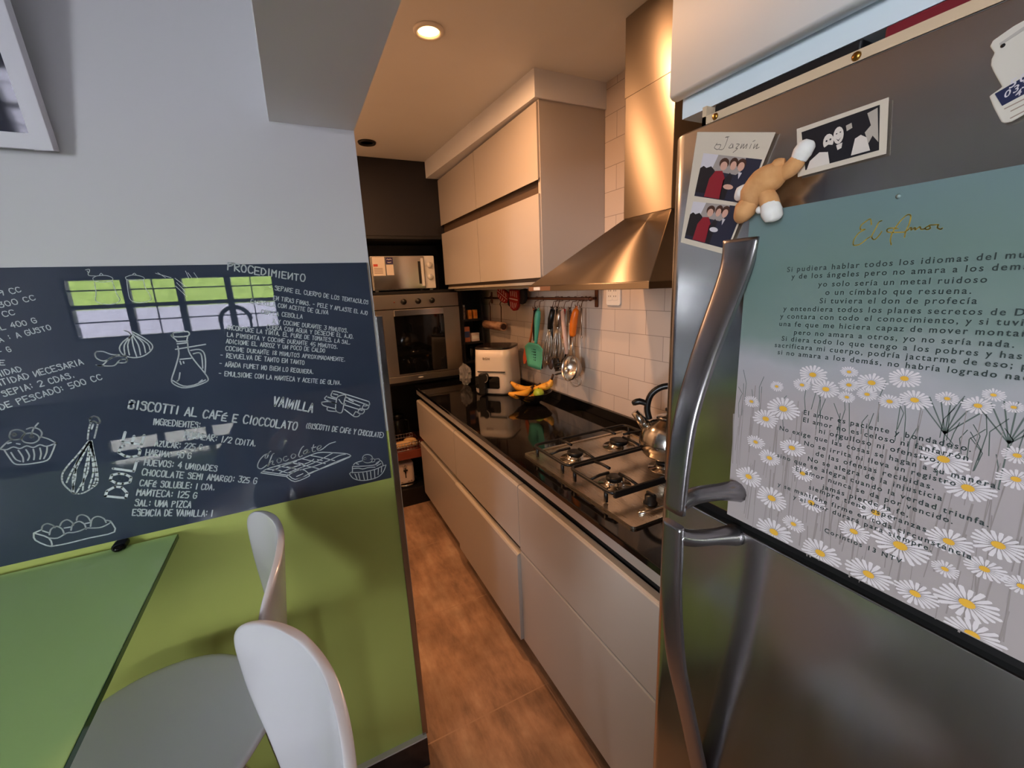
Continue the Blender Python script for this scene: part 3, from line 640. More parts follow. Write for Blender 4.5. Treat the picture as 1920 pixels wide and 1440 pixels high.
EGGBOX=[
  [(-0.5568,1.1186),(-0.5440,1.1224)],
  [(-0.5568,1.1186),(-0.5578,1.1019),(-0.5380,1.0807),(-0.5373,1.1005),(-0.5568,1.1186)],
  [(-0.5380,1.0807),(-0.5134,1.0792),(-0.4766,1.0806),(-0.4328,1.0817),(-0.4337,1.1069)],
  [(-0.5373,1.1005),(-0.5242,1.0962),(-0.5085,1.1031),(-0.4981,1.1012),(-0.4871,1.1017),(-0.4755,1.1048),(-0.4650,1.1015),(-0.4504,1.0996),(-0.4337,1.1069),(-0.4402,1.1129)],
  [(-0.5440,1.1224),(-0.5406,1.1305),(-0.5331,1.1334),(-0.5257,1.1271),(-0.5234,1.1212)],
  [(-0.5350,1.1076),(-0.5299,1.1192),(-0.5204,1.1229),(-0.5134,1.1140),(-0.5127,1.1004)],
  [(-0.5152,1.1226),(-0.5101,1.1302),(-0.5015,1.1329),(-0.4952,1.1244),(-0.4948,1.1175)],
  [(-0.5005,1.1073),(-0.4954,1.1191),(-0.4845,1.1237),(-0.4772,1.1148),(-0.4769,1.1025)],
  [(-0.4874,1.1273),(-0.4839,1.1356),(-0.4763,1.1373),(-0.4687,1.1297),(-0.4663,1.1182)],
  [(-0.4686,1.1067),(-0.4627,1.1225),(-0.4526,1.1262),(-0.4439,1.1182),(-0.4421,1.1080)],
  [(-0.5429,1.1194),(-0.5342,1.1114)],
  [(-0.5096,1.1155),(-0.4990,1.1148)],
  [(-0.4760,1.1158),(-0.4668,1.1156)],
]
STICKS=[
  [(0.0552,1.3327),(0.0660,1.3326),(0.1430,1.2931)],
  [(0.0552,1.3327),(0.0512,1.3228),(0.0638,1.3148)],
  [(0.1430,1.2931),(0.1434,1.2836),(0.1302,1.2826)],
  [(0.0407,1.3244),(0.0356,1.3163),(0.0619,1.3000)],
  [(0.0268,1.3102),(0.0296,1.3008),(0.0575,1.2870)],
  [(0.0268,1.3102),(0.0440,1.3089),(0.0619,1.3000)],
  [(0.0380,1.2933),(0.0384,1.2857),(0.0593,1.2791)],
  [(0.0638,1.3148),(0.0699,1.3199),(0.0865,1.3204),(0.0819,1.3059),(0.0728,1.2768),(0.0643,1.2752),(0.0573,1.2855),(0.0638,1.3148)],
  [(0.0857,1.3144),(0.1309,1.2888)],
  [(0.0847,1.3055),(0.1189,1.2845)],
  [(0.0805,1.2939),(0.1231,1.2713)],
  [(0.0790,1.2819),(0.0988,1.2598)],
  [(0.1309,1.2888),(0.1416,1.2807),(0.1348,1.2724),(0.1238,1.2774),(0.1309,1.2888)],
  [(0.1181,1.2784),(0.1287,1.2703),(0.1220,1.2620),(0.1111,1.2671),(0.1181,1.2784)],
  [(0.1058,1.2711),(0.1163,1.2630),(0.1098,1.2563),(0.0988,1.2598),(0.1058,1.2711)],
  [(0.0688,1.3110),(0.0754,1.2978),(0.0836,1.2965)],
  [(0.0573,1.3279),(0.0676,1.3233)],
  [(0.0932,1.3072),(0.1035,1.2994)],
  [(0.0429,1.3211),(0.0607,1.3123)],
]
CHOCBAR=[
  [(-0.1352,1.1519),(-0.1222,1.1586),(-0.0959,1.1622),(-0.0658,1.1651),(-0.0384,1.1688),(0.0006,1.1762),(0.0351,1.1686),(0.0703,1.1578),(0.0795,1.1494)],
  [(-0.1352,1.1519),(-0.0810,1.1287)],
  [(-0.1308,1.1548),(-0.0788,1.1322)],
  [(-0.0810,1.1287),(-0.0635,1.1101),(-0.0291,1.1168),(-0.0310,1.1224)],
  [(-0.0770,1.1337),(-0.0619,1.1158),(-0.0310,1.1224)],
  [(0.0795,1.1494),(0.0388,1.1409),(-0.0019,1.1307),(-0.0307,1.1244)],
  [(0.0764,1.1470),(0.0366,1.1372),(-0.0057,1.1286),(-0.0293,1.1220)],
  [(-0.0810,1.1287),(-0.0632,1.1364),(-0.0424,1.1394),(-0.0304,1.1263)],
  [(-0.1192,1.1579),(-0.0976,1.1507),(-0.0764,1.1376),(-0.0632,1.1364)],
  [(-0.0960,1.1612),(-0.0696,1.1500),(-0.0460,1.1383)],
  [(-0.0676,1.1645),(-0.0408,1.1512),(-0.0182,1.1398),(-0.0019,1.1307)],
  [(-0.0385,1.1678),(-0.0127,1.1548),(0.0138,1.1425)],
  [(-0.0173,1.1721),(0.0090,1.1601),(0.0376,1.1453)],
  [(-0.1088,1.1514),(-0.0832,1.1592),(-0.0526,1.1640)],
  [(-0.0940,1.1419),(-0.0613,1.1500),(-0.0267,1.1540),(-0.0119,1.1608)],
  [(-0.0764,1.1376),(-0.0416,1.1453),(-0.0132,1.1509),(0.0125,1.1593),(0.0350,1.1676)],
  [(-0.0424,1.1394),(-0.0146,1.1410),(0.0181,1.1477),(0.0500,1.1571),(0.0666,1.1575)],
  [(-0.0583,1.1230),(-0.0424,1.1272)],
  [(-0.0558,1.1163),(-0.0365,1.1196)],
  [(-0.1067,1.1549),(-0.0944,1.1499)],
  [(-0.0757,1.1544),(-0.0617,1.1471)],
  [(-0.0482,1.1590),(-0.0339,1.1516)],
  [(-0.0036,1.1578),(0.0080,1.1521)],
]
CHOCWORD=[
  [(-0.1052,1.2034),(-0.1096,1.2005),(-0.1154,1.1882),(-0.1200,1.1892),(-0.1166,1.1962),(-0.1106,1.1988),(-0.1197,1.1969),(-0.1305,1.1878),(-0.1378,1.1759),(-0.1385,1.1664),(-0.1312,1.1627),(-0.1190,1.1696)],
  [(-0.0990,1.1962),(-0.1035,1.1933),(-0.1114,1.1776),(-0.1171,1.1662),(-0.1101,1.1753),(-0.1043,1.1769),(-0.1071,1.1687),(-0.1033,1.1669)],
  [(-0.0914,1.1818),(-0.0955,1.1759),(-0.0932,1.1694),(-0.0873,1.1710),(-0.0854,1.1785),(-0.0914,1.1818)],
  [(-0.0725,1.1825),(-0.0783,1.1818),(-0.0810,1.1745),(-0.0767,1.1705),(-0.0696,1.1739)],
  [(-0.0578,1.1861),(-0.0628,1.1803),(-0.0604,1.1738),(-0.0533,1.1771),(-0.0524,1.1829),(-0.0578,1.1861)],
  [(-0.0305,1.2010),(-0.0363,1.1963),(-0.0452,1.1803),(-0.0428,1.1738),(-0.0373,1.1766)],
  [(-0.0234,1.1905),(-0.0316,1.1873),(-0.0333,1.1807),(-0.0282,1.1806),(-0.0220,1.1882),(-0.0238,1.1816),(-0.0185,1.1825)],
  [(-0.0067,1.2000),(-0.0119,1.1870),(-0.0101,1.1806),(-0.0047,1.1825)],
  [(-0.0129,1.1923),(-0.0024,1.1931)],
  [(0.0001,1.1855),(0.0084,1.1887),(0.0099,1.1935),(0.0048,1.1946),(-0.0004,1.1886),(0.0022,1.1820),(0.0121,1.1839),(0.0295,1.1944),(0.0459,1.1971)],
]
MUFFIN=[
  [(0.1083,1.1291),(0.1084,1.1376),(0.1139,1.1439),(0.1235,1.1439),(0.1325,1.1376),(0.1337,1.1276),(0.1286,1.1201),(0.1189,1.1202),(0.1116,1.1240),(0.1083,1.1291)],
  [(0.1109,1.1349),(0.1150,1.1372),(0.1174,1.1324),(0.1133,1.1301),(0.1109,1.1349)],
  [(0.1295,1.1285),(0.1355,1.1293),(0.1398,1.1240),(0.1373,1.1192),(0.1305,1.1197)],
  [(0.0828,1.1222),(0.0891,1.1271),(0.1083,1.1291)],
  [(0.0805,1.1185),(0.1103,1.1125),(0.1412,1.1096),(0.1540,1.1186),(0.1592,1.1109),(0.1602,1.1018)],
  [(0.0796,1.1187),(0.0773,1.1000)],
  [(0.0807,1.1120),(0.0946,1.1098),(0.1056,1.1050),(0.1211,1.1056),(0.1384,1.1026)],
  [(0.0793,1.1006),(0.1083,1.0957),(0.1377,1.0962),(0.1581,1.1012),(0.1683,1.1021)],
  [(0.0698,1.0997),(0.0765,1.0852),(0.0906,1.0751),(0.1131,1.0694),(0.1409,1.0712),(0.1581,1.0825),(0.1683,1.1021)],
  [(0.0698,1.0997),(0.0748,1.1028),(0.0793,1.1006)],
  [(0.0834,1.0953),(0.0872,1.0792)],
  [(0.0928,1.0941),(0.0944,1.0752)],
  [(0.1042,1.0934),(0.1057,1.0724)],
  [(0.1148,1.0930),(0.1142,1.0702)],
  [(0.1245,1.0928),(0.1239,1.0700)],
  [(0.1355,1.0945),(0.1340,1.0719)],
  [(0.1466,1.0963),(0.1436,1.0783)],
  [(0.1558,1.0985),(0.1532,1.0837)],
  [(0.1410,1.1259),(0.1507,1.1248),(0.1540,1.1186)],
  [(0.1415,1.1128),(0.1499,1.1174)],
  [(0.1426,1.1049),(0.1550,1.1096)],
  [(0.0907,1.1246),(0.0960,1.1212)],
]
MILLS=[
  [(-0.3679,1.6504),(-0.3617,1.6513),(-0.3639,1.6449),(-0.3658,1.6482)],
  [(-0.3647,1.6449),(-0.3650,1.6394),(-0.3550,1.6381)],
  [(-0.3601,1.6338),(-0.3532,1.6380),(-0.3392,1.6387),(-0.3295,1.6340),(-0.3317,1.6274),(-0.3470,1.6257),(-0.3586,1.6283),(-0.3601,1.6338)],
  [(-0.3487,1.6390),(-0.3453,1.6433),(-0.3427,1.6388)],
  [(-0.3593,1.6250),(-0.3606,1.6051),(-0.3646,1.5896),(-0.3555,1.5824),(-0.3399,1.5804),(-0.3260,1.5876),(-0.3287,1.6014),(-0.3310,1.6263)],
  [(-0.3080,1.6345),(-0.2945,1.6387),(-0.2788,1.6337),(-0.2808,1.6280),(-0.3054,1.6288),(-0.3080,1.6345)],
  [(-0.2951,1.6398),(-0.2920,1.6420),(-0.2898,1.6390)],
  [(-0.3072,1.6289),(-0.3095,1.6028),(-0.3079,1.5867),(-0.2941,1.5813),(-0.2765,1.5850),(-0.2739,1.5943),(-0.2793,1.6107),(-0.2798,1.6280)],
]
WHEAT=[
  [(-0.2568,1.6411),(-0.2317,1.6312)],
  [(-0.2251,1.6298),(-0.2077,1.6103)],
  [(-0.2270,1.6134),(-0.2112,1.5901)],
  [(-0.2528,1.6422),(-0.2413,1.6315)],
  [(-0.2038,1.6445),(-0.2005,1.6291)],
  [(-0.1894,1.6407),(-0.1844,1.6286)],
  [(-0.2238,1.6204),(-0.2114,1.6009)],
  [(-0.2004,1.6409),(-0.1953,1.6301)],
]
TITLE=[
  [(0.2271,1.6228),(0.2285,1.6278),(0.2306,1.6275),(0.2355,1.6234),(0.2357,1.6197),(0.2318,1.6192),(0.2364,1.6168),(0.2397,1.6116),(0.2404,1.6073),(0.2390,1.6053),(0.2340,1.6061),(0.2291,1.6104),(0.2266,1.6119)],
  [(0.2193,1.6252),(0.2213,1.6243),(0.2236,1.6182),(0.2256,1.6124),(0.2247,1.6099),(0.2225,1.6091),(0.2198,1.6123),(0.2181,1.6157)],
  [(0.2094,1.6029),(0.2105,1.6071),(0.2101,1.6123),(0.2075,1.6189),(0.2039,1.6246),(0.2005,1.6275),(0.1982,1.6260),(0.1985,1.6194),(0.2001,1.6134),(0.2004,1.6083)],
  [(0.2000,1.6128),(0.2073,1.6134),(0.2134,1.6145),(0.2142,1.6169),(0.2113,1.6177),(0.2062,1.6164)],
  [(0.1992,1.6138),(0.1967,1.6163),(0.1964,1.6140),(0.1939,1.6159),(0.1936,1.6137),(0.1907,1.6160),(0.1895,1.6137),(0.1868,1.6139)],
  [(0.1849,1.6158),(0.1869,1.6144),(0.1853,1.6129),(0.1833,1.6140),(0.1845,1.6163),(0.1823,1.6163)],
  [(0.1823,1.6163),(0.1784,1.6160),(0.1789,1.6139),(0.1766,1.6120),(0.1754,1.6129)],
]
NAME=[
  [(0.4030,1.7434),(0.4067,1.7392),(0.4011,1.7356),(0.3975,1.7398),(0.4042,1.7417)],
  [(0.3865,1.7458),(0.3916,1.7463),(0.3883,1.7453),(0.3932,1.7344),(0.3998,1.7352)],
  [(0.3821,1.7369),(0.3862,1.7335),(0.3817,1.7322),(0.3808,1.7360),(0.3804,1.7314)],
  [(0.3758,1.7346),(0.3720,1.7330),(0.3766,1.7303),(0.3741,1.7291),(0.3800,1.7262)],
  [(0.3684,1.7325),(0.3704,1.7281),(0.3660,1.7318),(0.3668,1.7271),(0.3618,1.7306),(0.3632,1.7261)],
  [(0.3565,1.7291),(0.3584,1.7248)],
  [(0.3550,1.7311),(0.3522,1.7317)],
  [(0.3519,1.7278),(0.3537,1.7235),(0.3485,1.7268),(0.3503,1.7225),(0.3464,1.7229)],
]

CHALKB = noise_mat('chalkboard_gloss', (46, 55, 72), (56, 66, 84), 2.5, .015, lo=.3, hi=.7)
CHALKB.node_tree.nodes['Principled BSDF'].inputs['Specular IOR Level'].default_value = 1.0
# ---------------------------------------------------------------- extractor hood
t = thing('extractor_hood', 'brushed steel pyramid extractor hood with tall square chimney', 'hood', (1.1, 1.1, 1.56))
x0, x1, y0, y1, zr0, zr1, zc = .772, 1.318, .797, 1.40, 1.561, 1.579, 1.797
cx0, cy0, cy1 = 1.088, 1.037, 1.257
m = MB(); m.box(x0, x1, y0, y1, zr0, zr1)
m.build('rim', HOODST, t, bevel=.0012)
m = MB(); b = [(x0, y0, zr1), (x1, y0, zr1), (x1, y1, zr1), (x0, y1, zr1)]; tq = [(cx0, cy0, zc), (x1, cy0, zc), (x1, cy1, zc), (cx0, cy1, zc)]
m.add(b + tq, [(0, 3, 2, 1), (4, 5, 6, 7), (0, 1, 5, 4), (1, 2, 6, 5), (2, 3, 7, 6), (3, 0, 4, 7)]); m.build('canopy', HOODST, t, bevel=.002)
MB().box(cx0, x1, cy0, cy1, zc, 2.414).build('chimney', HOODST, t, bevel=.002)
MB().box(cx0 - .0015, x1, cy0 - .0015, cy1 + .0015, 2.18, 2.4142).build('chimney_sleeve', HOODST, t, bevel=.001)
MB().box(x0 - .0012, x0, 1.318, 1.362, 1.5645, 1.5755).build('switch_plate', PLASTW, t)
MB().box(x0 - .0008, x0, 1.250, 1.40, 1.563, 1.577).build('switch_strip', mat('bronze_strip', (150, 110, 86), .4, .5), t)
for y in (.95, 1.10, 1.25): MB().lathe([(.0, 1.556), (.055, 1.5575), (.075, 1.561)], (.99, y, 0), 22).build('filter_grille', IRON, t)

# ---------------------------------------------------------------- gas hob
t = thing('gas_hob', 'steel four-burner gas hob set into the black worktop', 'hob', (1.0, 1.1, .92))
m = MB(); hp = rrect(.738, 1.248, .795, 1.425, .012); hi = rrect(.752, 1.234, .809, 1.411, .010)
n = len(hp); m.add([(x, y, .9202) for x, y in hp] + [(x, y, .928) for x, y in hp] + [(x, y, .928) for x, y in hi] + [(x, y, .9245) for x, y in hi],
      [(i, (i + 1) % n, n + (i + 1) % n, n + i) for i in range(n)] + [(n + i, n + (i + 1) % n, 2 * n + (i + 1) % n, 2 * n + i) for i in range(n)] + [(2 * n + i, 2 * n + (i + 1) % n, 3 * n + (i + 1) % n, 3 * n + i) for i in range(n)] + [tuple(range(3 * n, 4 * n))])
m.build('plate', STEELH, t)
BUR = [(.868, 1.030, .024), (1.105, 1.285, .034), (.884, 1.278, .027), (1.105, 1.035, .030)]
for x, y, r in BUR:
    b_ = MB().lathe([(r + .032, .9248), (r + .030, .927), (r + .012, .928), (r + .006, .936), (r, .944), (0, .944)], (x, y, 0), 28).build('burner', STEELP, t)
    MB().lathe([(r + .004, .944), (r + .003, .953), (r - .004, .9555), (.0, .9555)], (x, y, 0), 28).build('burner_cap', IRON, b_)
    MB().cyl((x + r + .018, y, .927), (x + r + .018, y, .943), .0035, n=8).build('spark_pin', PLASTW, b_)
for x in (.874, .955, 1.036, 1.117):
    k = MB().lathe([(.021, .925), (.021, .931), (.017, .933), (.0165, .953), (.0, .955)], (x, .872, 0), 22).build('knob', PLASTB, t)
    MB().box(x - .0035, x + .0035, .856, .888, .954, .962, .002).build('grip', PLASTB, k)
MB().tube([(.80, .845, .9268), (.84, .832, .9268), (1.16, .832, .9268)], [.006, .008, .007], 8).build('stamped_rib', STEELP, t)
def grate(xa, xb, ya, yb, pts):
    """cast grate: a raised rounded frame on feet with fingers reaching for the burners"""
    m = MB(); z = .966
    rr = rrect(xa, xb, ya, yb, .025, 6); m.tube([(x, y, z) for x, y in rr], .0062, 8, closed=True)
    for x, y in ((xa, ya + .03), (xb, ya + .03), (xa, yb - .03), (xb, yb - .03)): m.tube([(x, y, z), (x, y, .9285)], .0065, 8)
    for x, y, r in pts:
        for ax, ay in ((xa, y), (xb, y), (x, ya), (x, yb)):
            d = math.hypot(ax - x, ay - y)
            if d > .19: continue
            e = .024 / d if d > .03 else .5
            m.tube([(ax, ay, z), (x + (ax - x) * .6, y + (ay - y) * .6, z + .006), (x + (ax - x) * e, y + (ay - y) * e, z + .006)], .0052, 8)
    return m
grate(.765, 1.225, 1.155, 1.392, [BUR[1], BUR[2]]).build('grate', IRON, t)
grate(.765, 1.225, .915, 1.140, [BUR[0], BUR[3]]).build('grate', IRON, t)
MB().box(.770, 1.22, .909, .921, .951, .973, .004).build('front_bar', IRON, t)

# ---------------------------------------------------------------- kettle
KX, KY, KZ = 1.118, 1.040, .975
t = thing('kettle', 'shiny steel stovetop kettle with black arched handle on hob', 'kettle', (KX, KY, KZ))
MB().lathe([(.0, KZ), (.082, KZ), (.088, KZ + .008), (.086, KZ + .018), (.098, KZ + .03), (.100, KZ + .055), (.090, KZ + .09), (.068, KZ + .118), (.045, KZ + .130), (.043, KZ + .134), (0, KZ + .134)], (KX, KY, 0), 36).build('body', STEELP, t)
MB().lathe([(.043, KZ + .134), (.040, KZ + .141), (.012, KZ + .148), (.0, KZ + .148)], (KX, KY, 0), 28).build('lid', STEELP, t)
MB().lathe([(.006, KZ + .148), (.006, KZ + .156), (.014, KZ + .160), (.014, KZ + .168), (0, KZ + .172)], (KX, KY, 0), 16).build('lid_knob', PLASTB, t)
MB().tube([(KX - .05, KY + .055, KZ + .095), (KX - .065, KY + .075, KZ + .125), (KX - .078, KY + .088, KZ + .148)], [.022, .017, .014], 14).build('spout', STEELP, t)
hd = [(KX - .045, KY + .048, KZ + .125), (KX - .050, KY + .055, KZ + .165), (KX - .042, KY + .046, KZ + .215), (KX - .015, KY + .018, KZ + .245), (KX + .02, KY - .02, KZ + .245), (KX + .045, KY - .047, KZ + .215), (KX + .05, KY - .05, KZ + .125)]
h = MB().tube(smooth_path(hd, 4), .011, 10).build('handle', PLASTB, t)
MB().tube(smooth_path([(KX - .048, KY + .053, KZ + .178), (KX - .068, KY + .074, KZ + .188), (KX - .085, KY + .092, KZ + .178)], 3), [.010, .010, .011, .012, .012, .011, .008], 10).build('spout_lever', PLASTB, h)

# ---------------------------------------------------------------- air fryer
AX, AY, A0 = 1.128, 2.50, .921
t = thing('air_fryer', 'white basket air fryer with dark top and window', 'air fryer', (AX, AY, A0), rotz=math.radians(-45))
ORG[t.name] = Vector((0, 0, 0))
# local axes: -y is the front
def fr(r, k=1.0): return rrect(-.124 * k, .124 * k, -.135 * k, .135 * k, r, 6)
m = MB(); rows = [(.006, .96), (.012, .99), (.06, 1.0), (.14, .985), (.23, .955), (.285, .935)]
vs = []; n = len(fr(.05))
for z, k in rows: vs += [(x, y, z) for x, y in fr(.055, k)]
m.add(vs, [tuple(range(n - 1, -1, -1))], False)
m.f += [(i * n + j, i * n + (j + 1) % n, (i + 1) * n + (j + 1) % n, (i + 1) * n + j) for i in range(len(rows) - 1) for j in range(n)]; m.sm += [True] * (n * (len(rows) - 1))
m.f.append(tuple((len(rows) - 1) * n + j for j in range(n))); m.sm.append(False)
m.build('body', mat('cream_plastic', (226, 214, 204), .34), t)
m = MB(); m.prism(fr(.055, .94), .285, .297, 'z', True); m.build('lid', mat('smoked_top', (34, 28, 28), .12), t)
m = MB(); m.prism(fr(.055, .985), .0, .006, 'z', True); m.build('base', PLASTB, t)
m = MB(); m.prism(rrect(-.088, .098, -.1395, -.130, .004, 2), .145, .150, 'z'); m.build('drawer_seam', PLASTB, t)
m = MB(); m.prism(rrect(-.105, .058, .040, .118, .012), -.1385, -.128, 'y'); w = m.build('window', GLASSD, t)
m = MB(); m.prism(rrect(-.070, -.022, .004, .140, .014), -.175, -.140, 'y'); h = m.build('handle', PLASTB, t, bevel=.006)
m = MB(); m.prism([(-.024 + .020 * math.cos(a), .118 + .026 * math.sin(a)) for a in [k * PI / 8 for k in range(16)]], -.183, -.150, 'y', True); m.build('handle_grip', PLASTB, h)
m = MB(); ribbon(m, [[(-.024 + .022 * math.cos(a), .118 + .028 * math.sin(a)) for a in [-1.4 + k * .2 for k in range(12)]]], .003, lambda a, b: (a, -.1835, b)); m.build('chrome_edge', CHROME, h)
m = MB(); font_text(m, 'BGH', lambda a, b: (-.048 + a * .045, -.1325, .222 + b * .045)); m.build('logo', mat('logo_grey', (120, 100, 88), .5), t)
m = MB(); m.box(.06, .066, -.1365, -.13, .005, .006); t.location = (AX, AY, A0)

# ---------------------------------------------------------------- fruit bowl
BX, BY, BZ = 1.150, 2.095, .9205
t = thing('fruit_bowl', 'clear dark glass bowl holding fruit by the upstand', 'bowl', (BX, BY, BZ))
BG = mat('smoky_glass', (30, 25, 22), .05, alpha=.82, spec=.7)
MB().lathe([(.0, BZ), (.045, BZ), (.048, BZ + .008), (.085, BZ + .032), (.115, BZ + .066), (.118, BZ + .068), (.114, BZ + .069), (.082, BZ + .036), (.044, BZ + .012), (0, BZ + .010)], (BX, BY, 0), 40).build('glass', BG, t)
BAN = noise_mat('banana_skin', (150, 88, 30), (232, 166, 56), 38, .5, lo=.30, hi=.44); BROWN = mat('banana_tip', (60, 38, 22), .7)
def banana(label, pts, r, group='bananas in the glass bowl'):
    t = thing('banana', label, 'banana', pts[0], group)
    p = smooth_path(pts, 5); k = len(p)
    rs = [r * (.35 + .65 * min(1, 3.2 * i / k, 3.2 * (k - 1 - i) / k + .05)) for i in range(k)]
    MB().tube(p, rs, 7).build('skin', BAN, t)
    d = (Vector(p[-1]) - Vector(p[-3])).normalized()
    MB().tube([p[-1], Vector(p[-1]) + d * .02, Vector(p[-1]) + d * .032], [r * .36, r * .30, r * .36], 7).build('stem', BROWN, t)
    d = (Vector(p[0]) - Vector(p[2])).normalized(); MB().tube([p[0], Vector(p[0]) + d * .006], [r * .36, r * .2], 7).build('tip', BROWN, t)
z = BZ
banana('banana lying along the near rim of the glass bowl', [(BX - .135, BY + .025, z + .070), (BX - .10, BY + .0, z + .060), (BX - .05, BY - .01, z + .064), (BX + .0, BY + .01, z + .082)], .022)
banana('banana behind the others, touching the air fryer side', [(BX - .075, BY + .11, z + .112), (BX - .045, BY + .075, z + .082), (BX + .0, BY + .045, z + .070), (BX + .05, BY + .035, z + .085)], .021)
banana('banana curving up to a dark stem against the tiles', [(BX + .025, BY + .02, z + .075), (BX + .060, BY - .02, z + .085), (BX + .088, BY - .055, z + .105), (BX + .098, BY - .066, z + .135)], .022)
banana('low banana at the bottom of the bowl beside the lime', [(BX - .075, BY - .045, z + .042), (BX - .04, BY - .035, z + .034), (BX + .0, BY - .01, z + .034), (BX + .035, BY + .03, z + .044)], .019)
t = thing('lime', 'round green lime at the front of the fruit bowl', 'lime', (BX + .012, BY - .062, z + .066))
MB().ball((BX + .012, BY - .062, z + .068), .031, (1, 1, .93), 22).build('fruit', noise_mat('lime_skin', (150, 168, 40), (176, 190, 66), 30, .4), t)
MB().cyl((BX + .012, BY - .062, z + .096), (BX + .012, BY - .062, z + .099), .004, .003, 8).build('stem', BROWN, t)

# crumpled bag and a small bottle squeezed between fryer and shelf
t = tag(MB().build('plastic_bag', mat('clear_bag', (170, 168, 170), .25, alpha=.45)), 'crumpled clear plastic bag behind the air fryer', 'bag')
bm = bmesh.new(); bmesh.ops.create_icosphere(bm, subdivisions=3, radius=1)
random.seed(3)
for v in bm.verts: v.co = Vector((1.0 + v.co.x * .038, 2.78 + v.co.y * .05, .9215 + .075 + v.co.z * .075)) + v.normal * random.uniform(-.012, .012)
for v in bm.verts: v.co.z = max(v.co.z, .9212)
bm.to_mesh(t.data); bm.free()

# ---------------------------------------------------------------- things on the spice shelf
def jar(x, y, z, label, w, h, c, lid, group=None, shape='jar', name='spice_jar'):
    t = thing(name, label, name.replace('_', ' '), (x, y, z), group)
    if shape == 'jar':
        MB().lathe([(0, z), (w * .46, z), (w * .5, z + .006), (w * .5, z + h * .8), (w * .4, z + h * .86), (0, z + h * .86)], (x, y, 0), 16).build('glass', c, t)
        MB().lathe([(w * .44, z + h * .86), (w * .44, z + h), (0, z + h)], (x, y, 0), 16).build('lid', lid, t)
    else:
        MB().box(x - w / 2, x + w / 2, y - .02, y + .02, z, z + h, .002).build('carton', c, t)
        MB().box(x - w / 2 + .003, x + w / 2 - .003, y - .0208, y - .02, z + h * .3, z + h * .7).build('label_panel', lid, t)
SPW = noise_mat('spice_mix', (186, 160, 142), (120, 92, 84), 60, .3)
jar(1.116, 3.05, 1.359, 'tall glass spice jar at the end of the upper row', .032, .105, SPW, PLASTW)
OR = mat('orange_carton', (222, 140, 58), .5); OR2 = mat('orange_label', (206, 118, 44), .5)
jar(1.162, 3.05, 1.359, 'orange spice box next to the glass jar', .028, .066, OR, OR2, 'orange spice boxes', 'box', 'spice_box')
jar(1.207, 3.05, 1.359, 'orange spice box closest to the tiled wall', .028, .066, OR, OR2, 'orange spice boxes', 'box', 'spice_box')
jar(1.128, 3.05, 1.189, 'brown and blue packet standing on the middle board', .045, .112, mat('brown_packet', (170, 104, 78), .5), mat('blue_print', (52, 66, 110), .5), None, 'box', 'packet')
jar(1.196, 3.05, 1.189, 'squat white carton on the middle shelf board', .062, .062, mat('white_carton', (206, 190, 184), .6), PLASTW, None, 'box', 'carton')
jar(1.17, 3.08, 1.044, 'dark glass bottle on the lower board behind the fryer', .05, .11, GLASSD, PLASTB, None, 'jar', 'dark_bottle')

# ---------------------------------------------------------------- under the oven
t = thing('bread_basket', 'black wire basket of bread below the oven', 'basket', (.63, 3.10, .431))
m = MB()
for zz in (.435, .462, .490): m.tube([(x, y, zz) for x, y in rrect(.50, .70, 3.02, 3.24, .02, 3)], .0028, 6, closed=True)
for k in range(9):
    x = .51 + .0225 * k; m.tube([(x, 3.02, .490), (x, 3.02, .434), (x, 3.24, .434), (x, 3.24, .490)], .0018, 5)
m.build('wire', CHROME, t)
BR = noise_mat('bread_crust', (205, 158, 104), (226, 186, 132), 14, .7)
def loaf(label, p0, p1, r, g): 
    t = thing('bread_roll', label, 'bread', p0, g); p = [Vector(p0).lerp(Vector(p1), k / 8) for k in range(9)]
    MB().tube(p, [r * math.sin(PI * (k + .6) / 9.2) ** .5 for k in range(9)], 12).build('crust', BR, t)
loaf('long pale loaf lying across the wire basket', (.50, 3.07, .468), (.655, 3.09, .462), .027, 'bread in the wire basket')
loaf('short loaf end beside the crumpled wrapper in basket', (.60, 3.15, .465), (.69, 3.13, .462), .025, 'bread in the wire basket')
t = tag(MB().ball((.665, 3.058, .466), .024, (1.1, .7, 1.0), 12).build('paper_wrapper', noise_mat('wrapper', (214, 190, 150), (120, 90, 60), 40, .5)), 'crumpled brown paper wrapper at the corner of the basket', 'wrapper')
t = thing('coffee_jug', 'dark glass coffee jug standing on the shelf under the oven', 'jug', (.60, 3.32, .431))
MB().lathe([(0, .431), (.055, .431), (.058, .445), (.052, .58), (.040, .60), (0, .60)], (.60, 3.33, 0), 22).build('glass', mat('smoked_jug', (30, 28, 30), .08), t)
MB().lathe([(.045, .60), (.048, .63), (.02, .645), (0, .645)], (.60, 3.33, 0), 22).build('lid', PLASTB, t)
MB().tube([(.655, 3.33, .58), (.685, 3.33, .57), (.685, 3.33, .49), (.655, 3.33, .47)], .007, 8).build('handle', PLASTB, t)

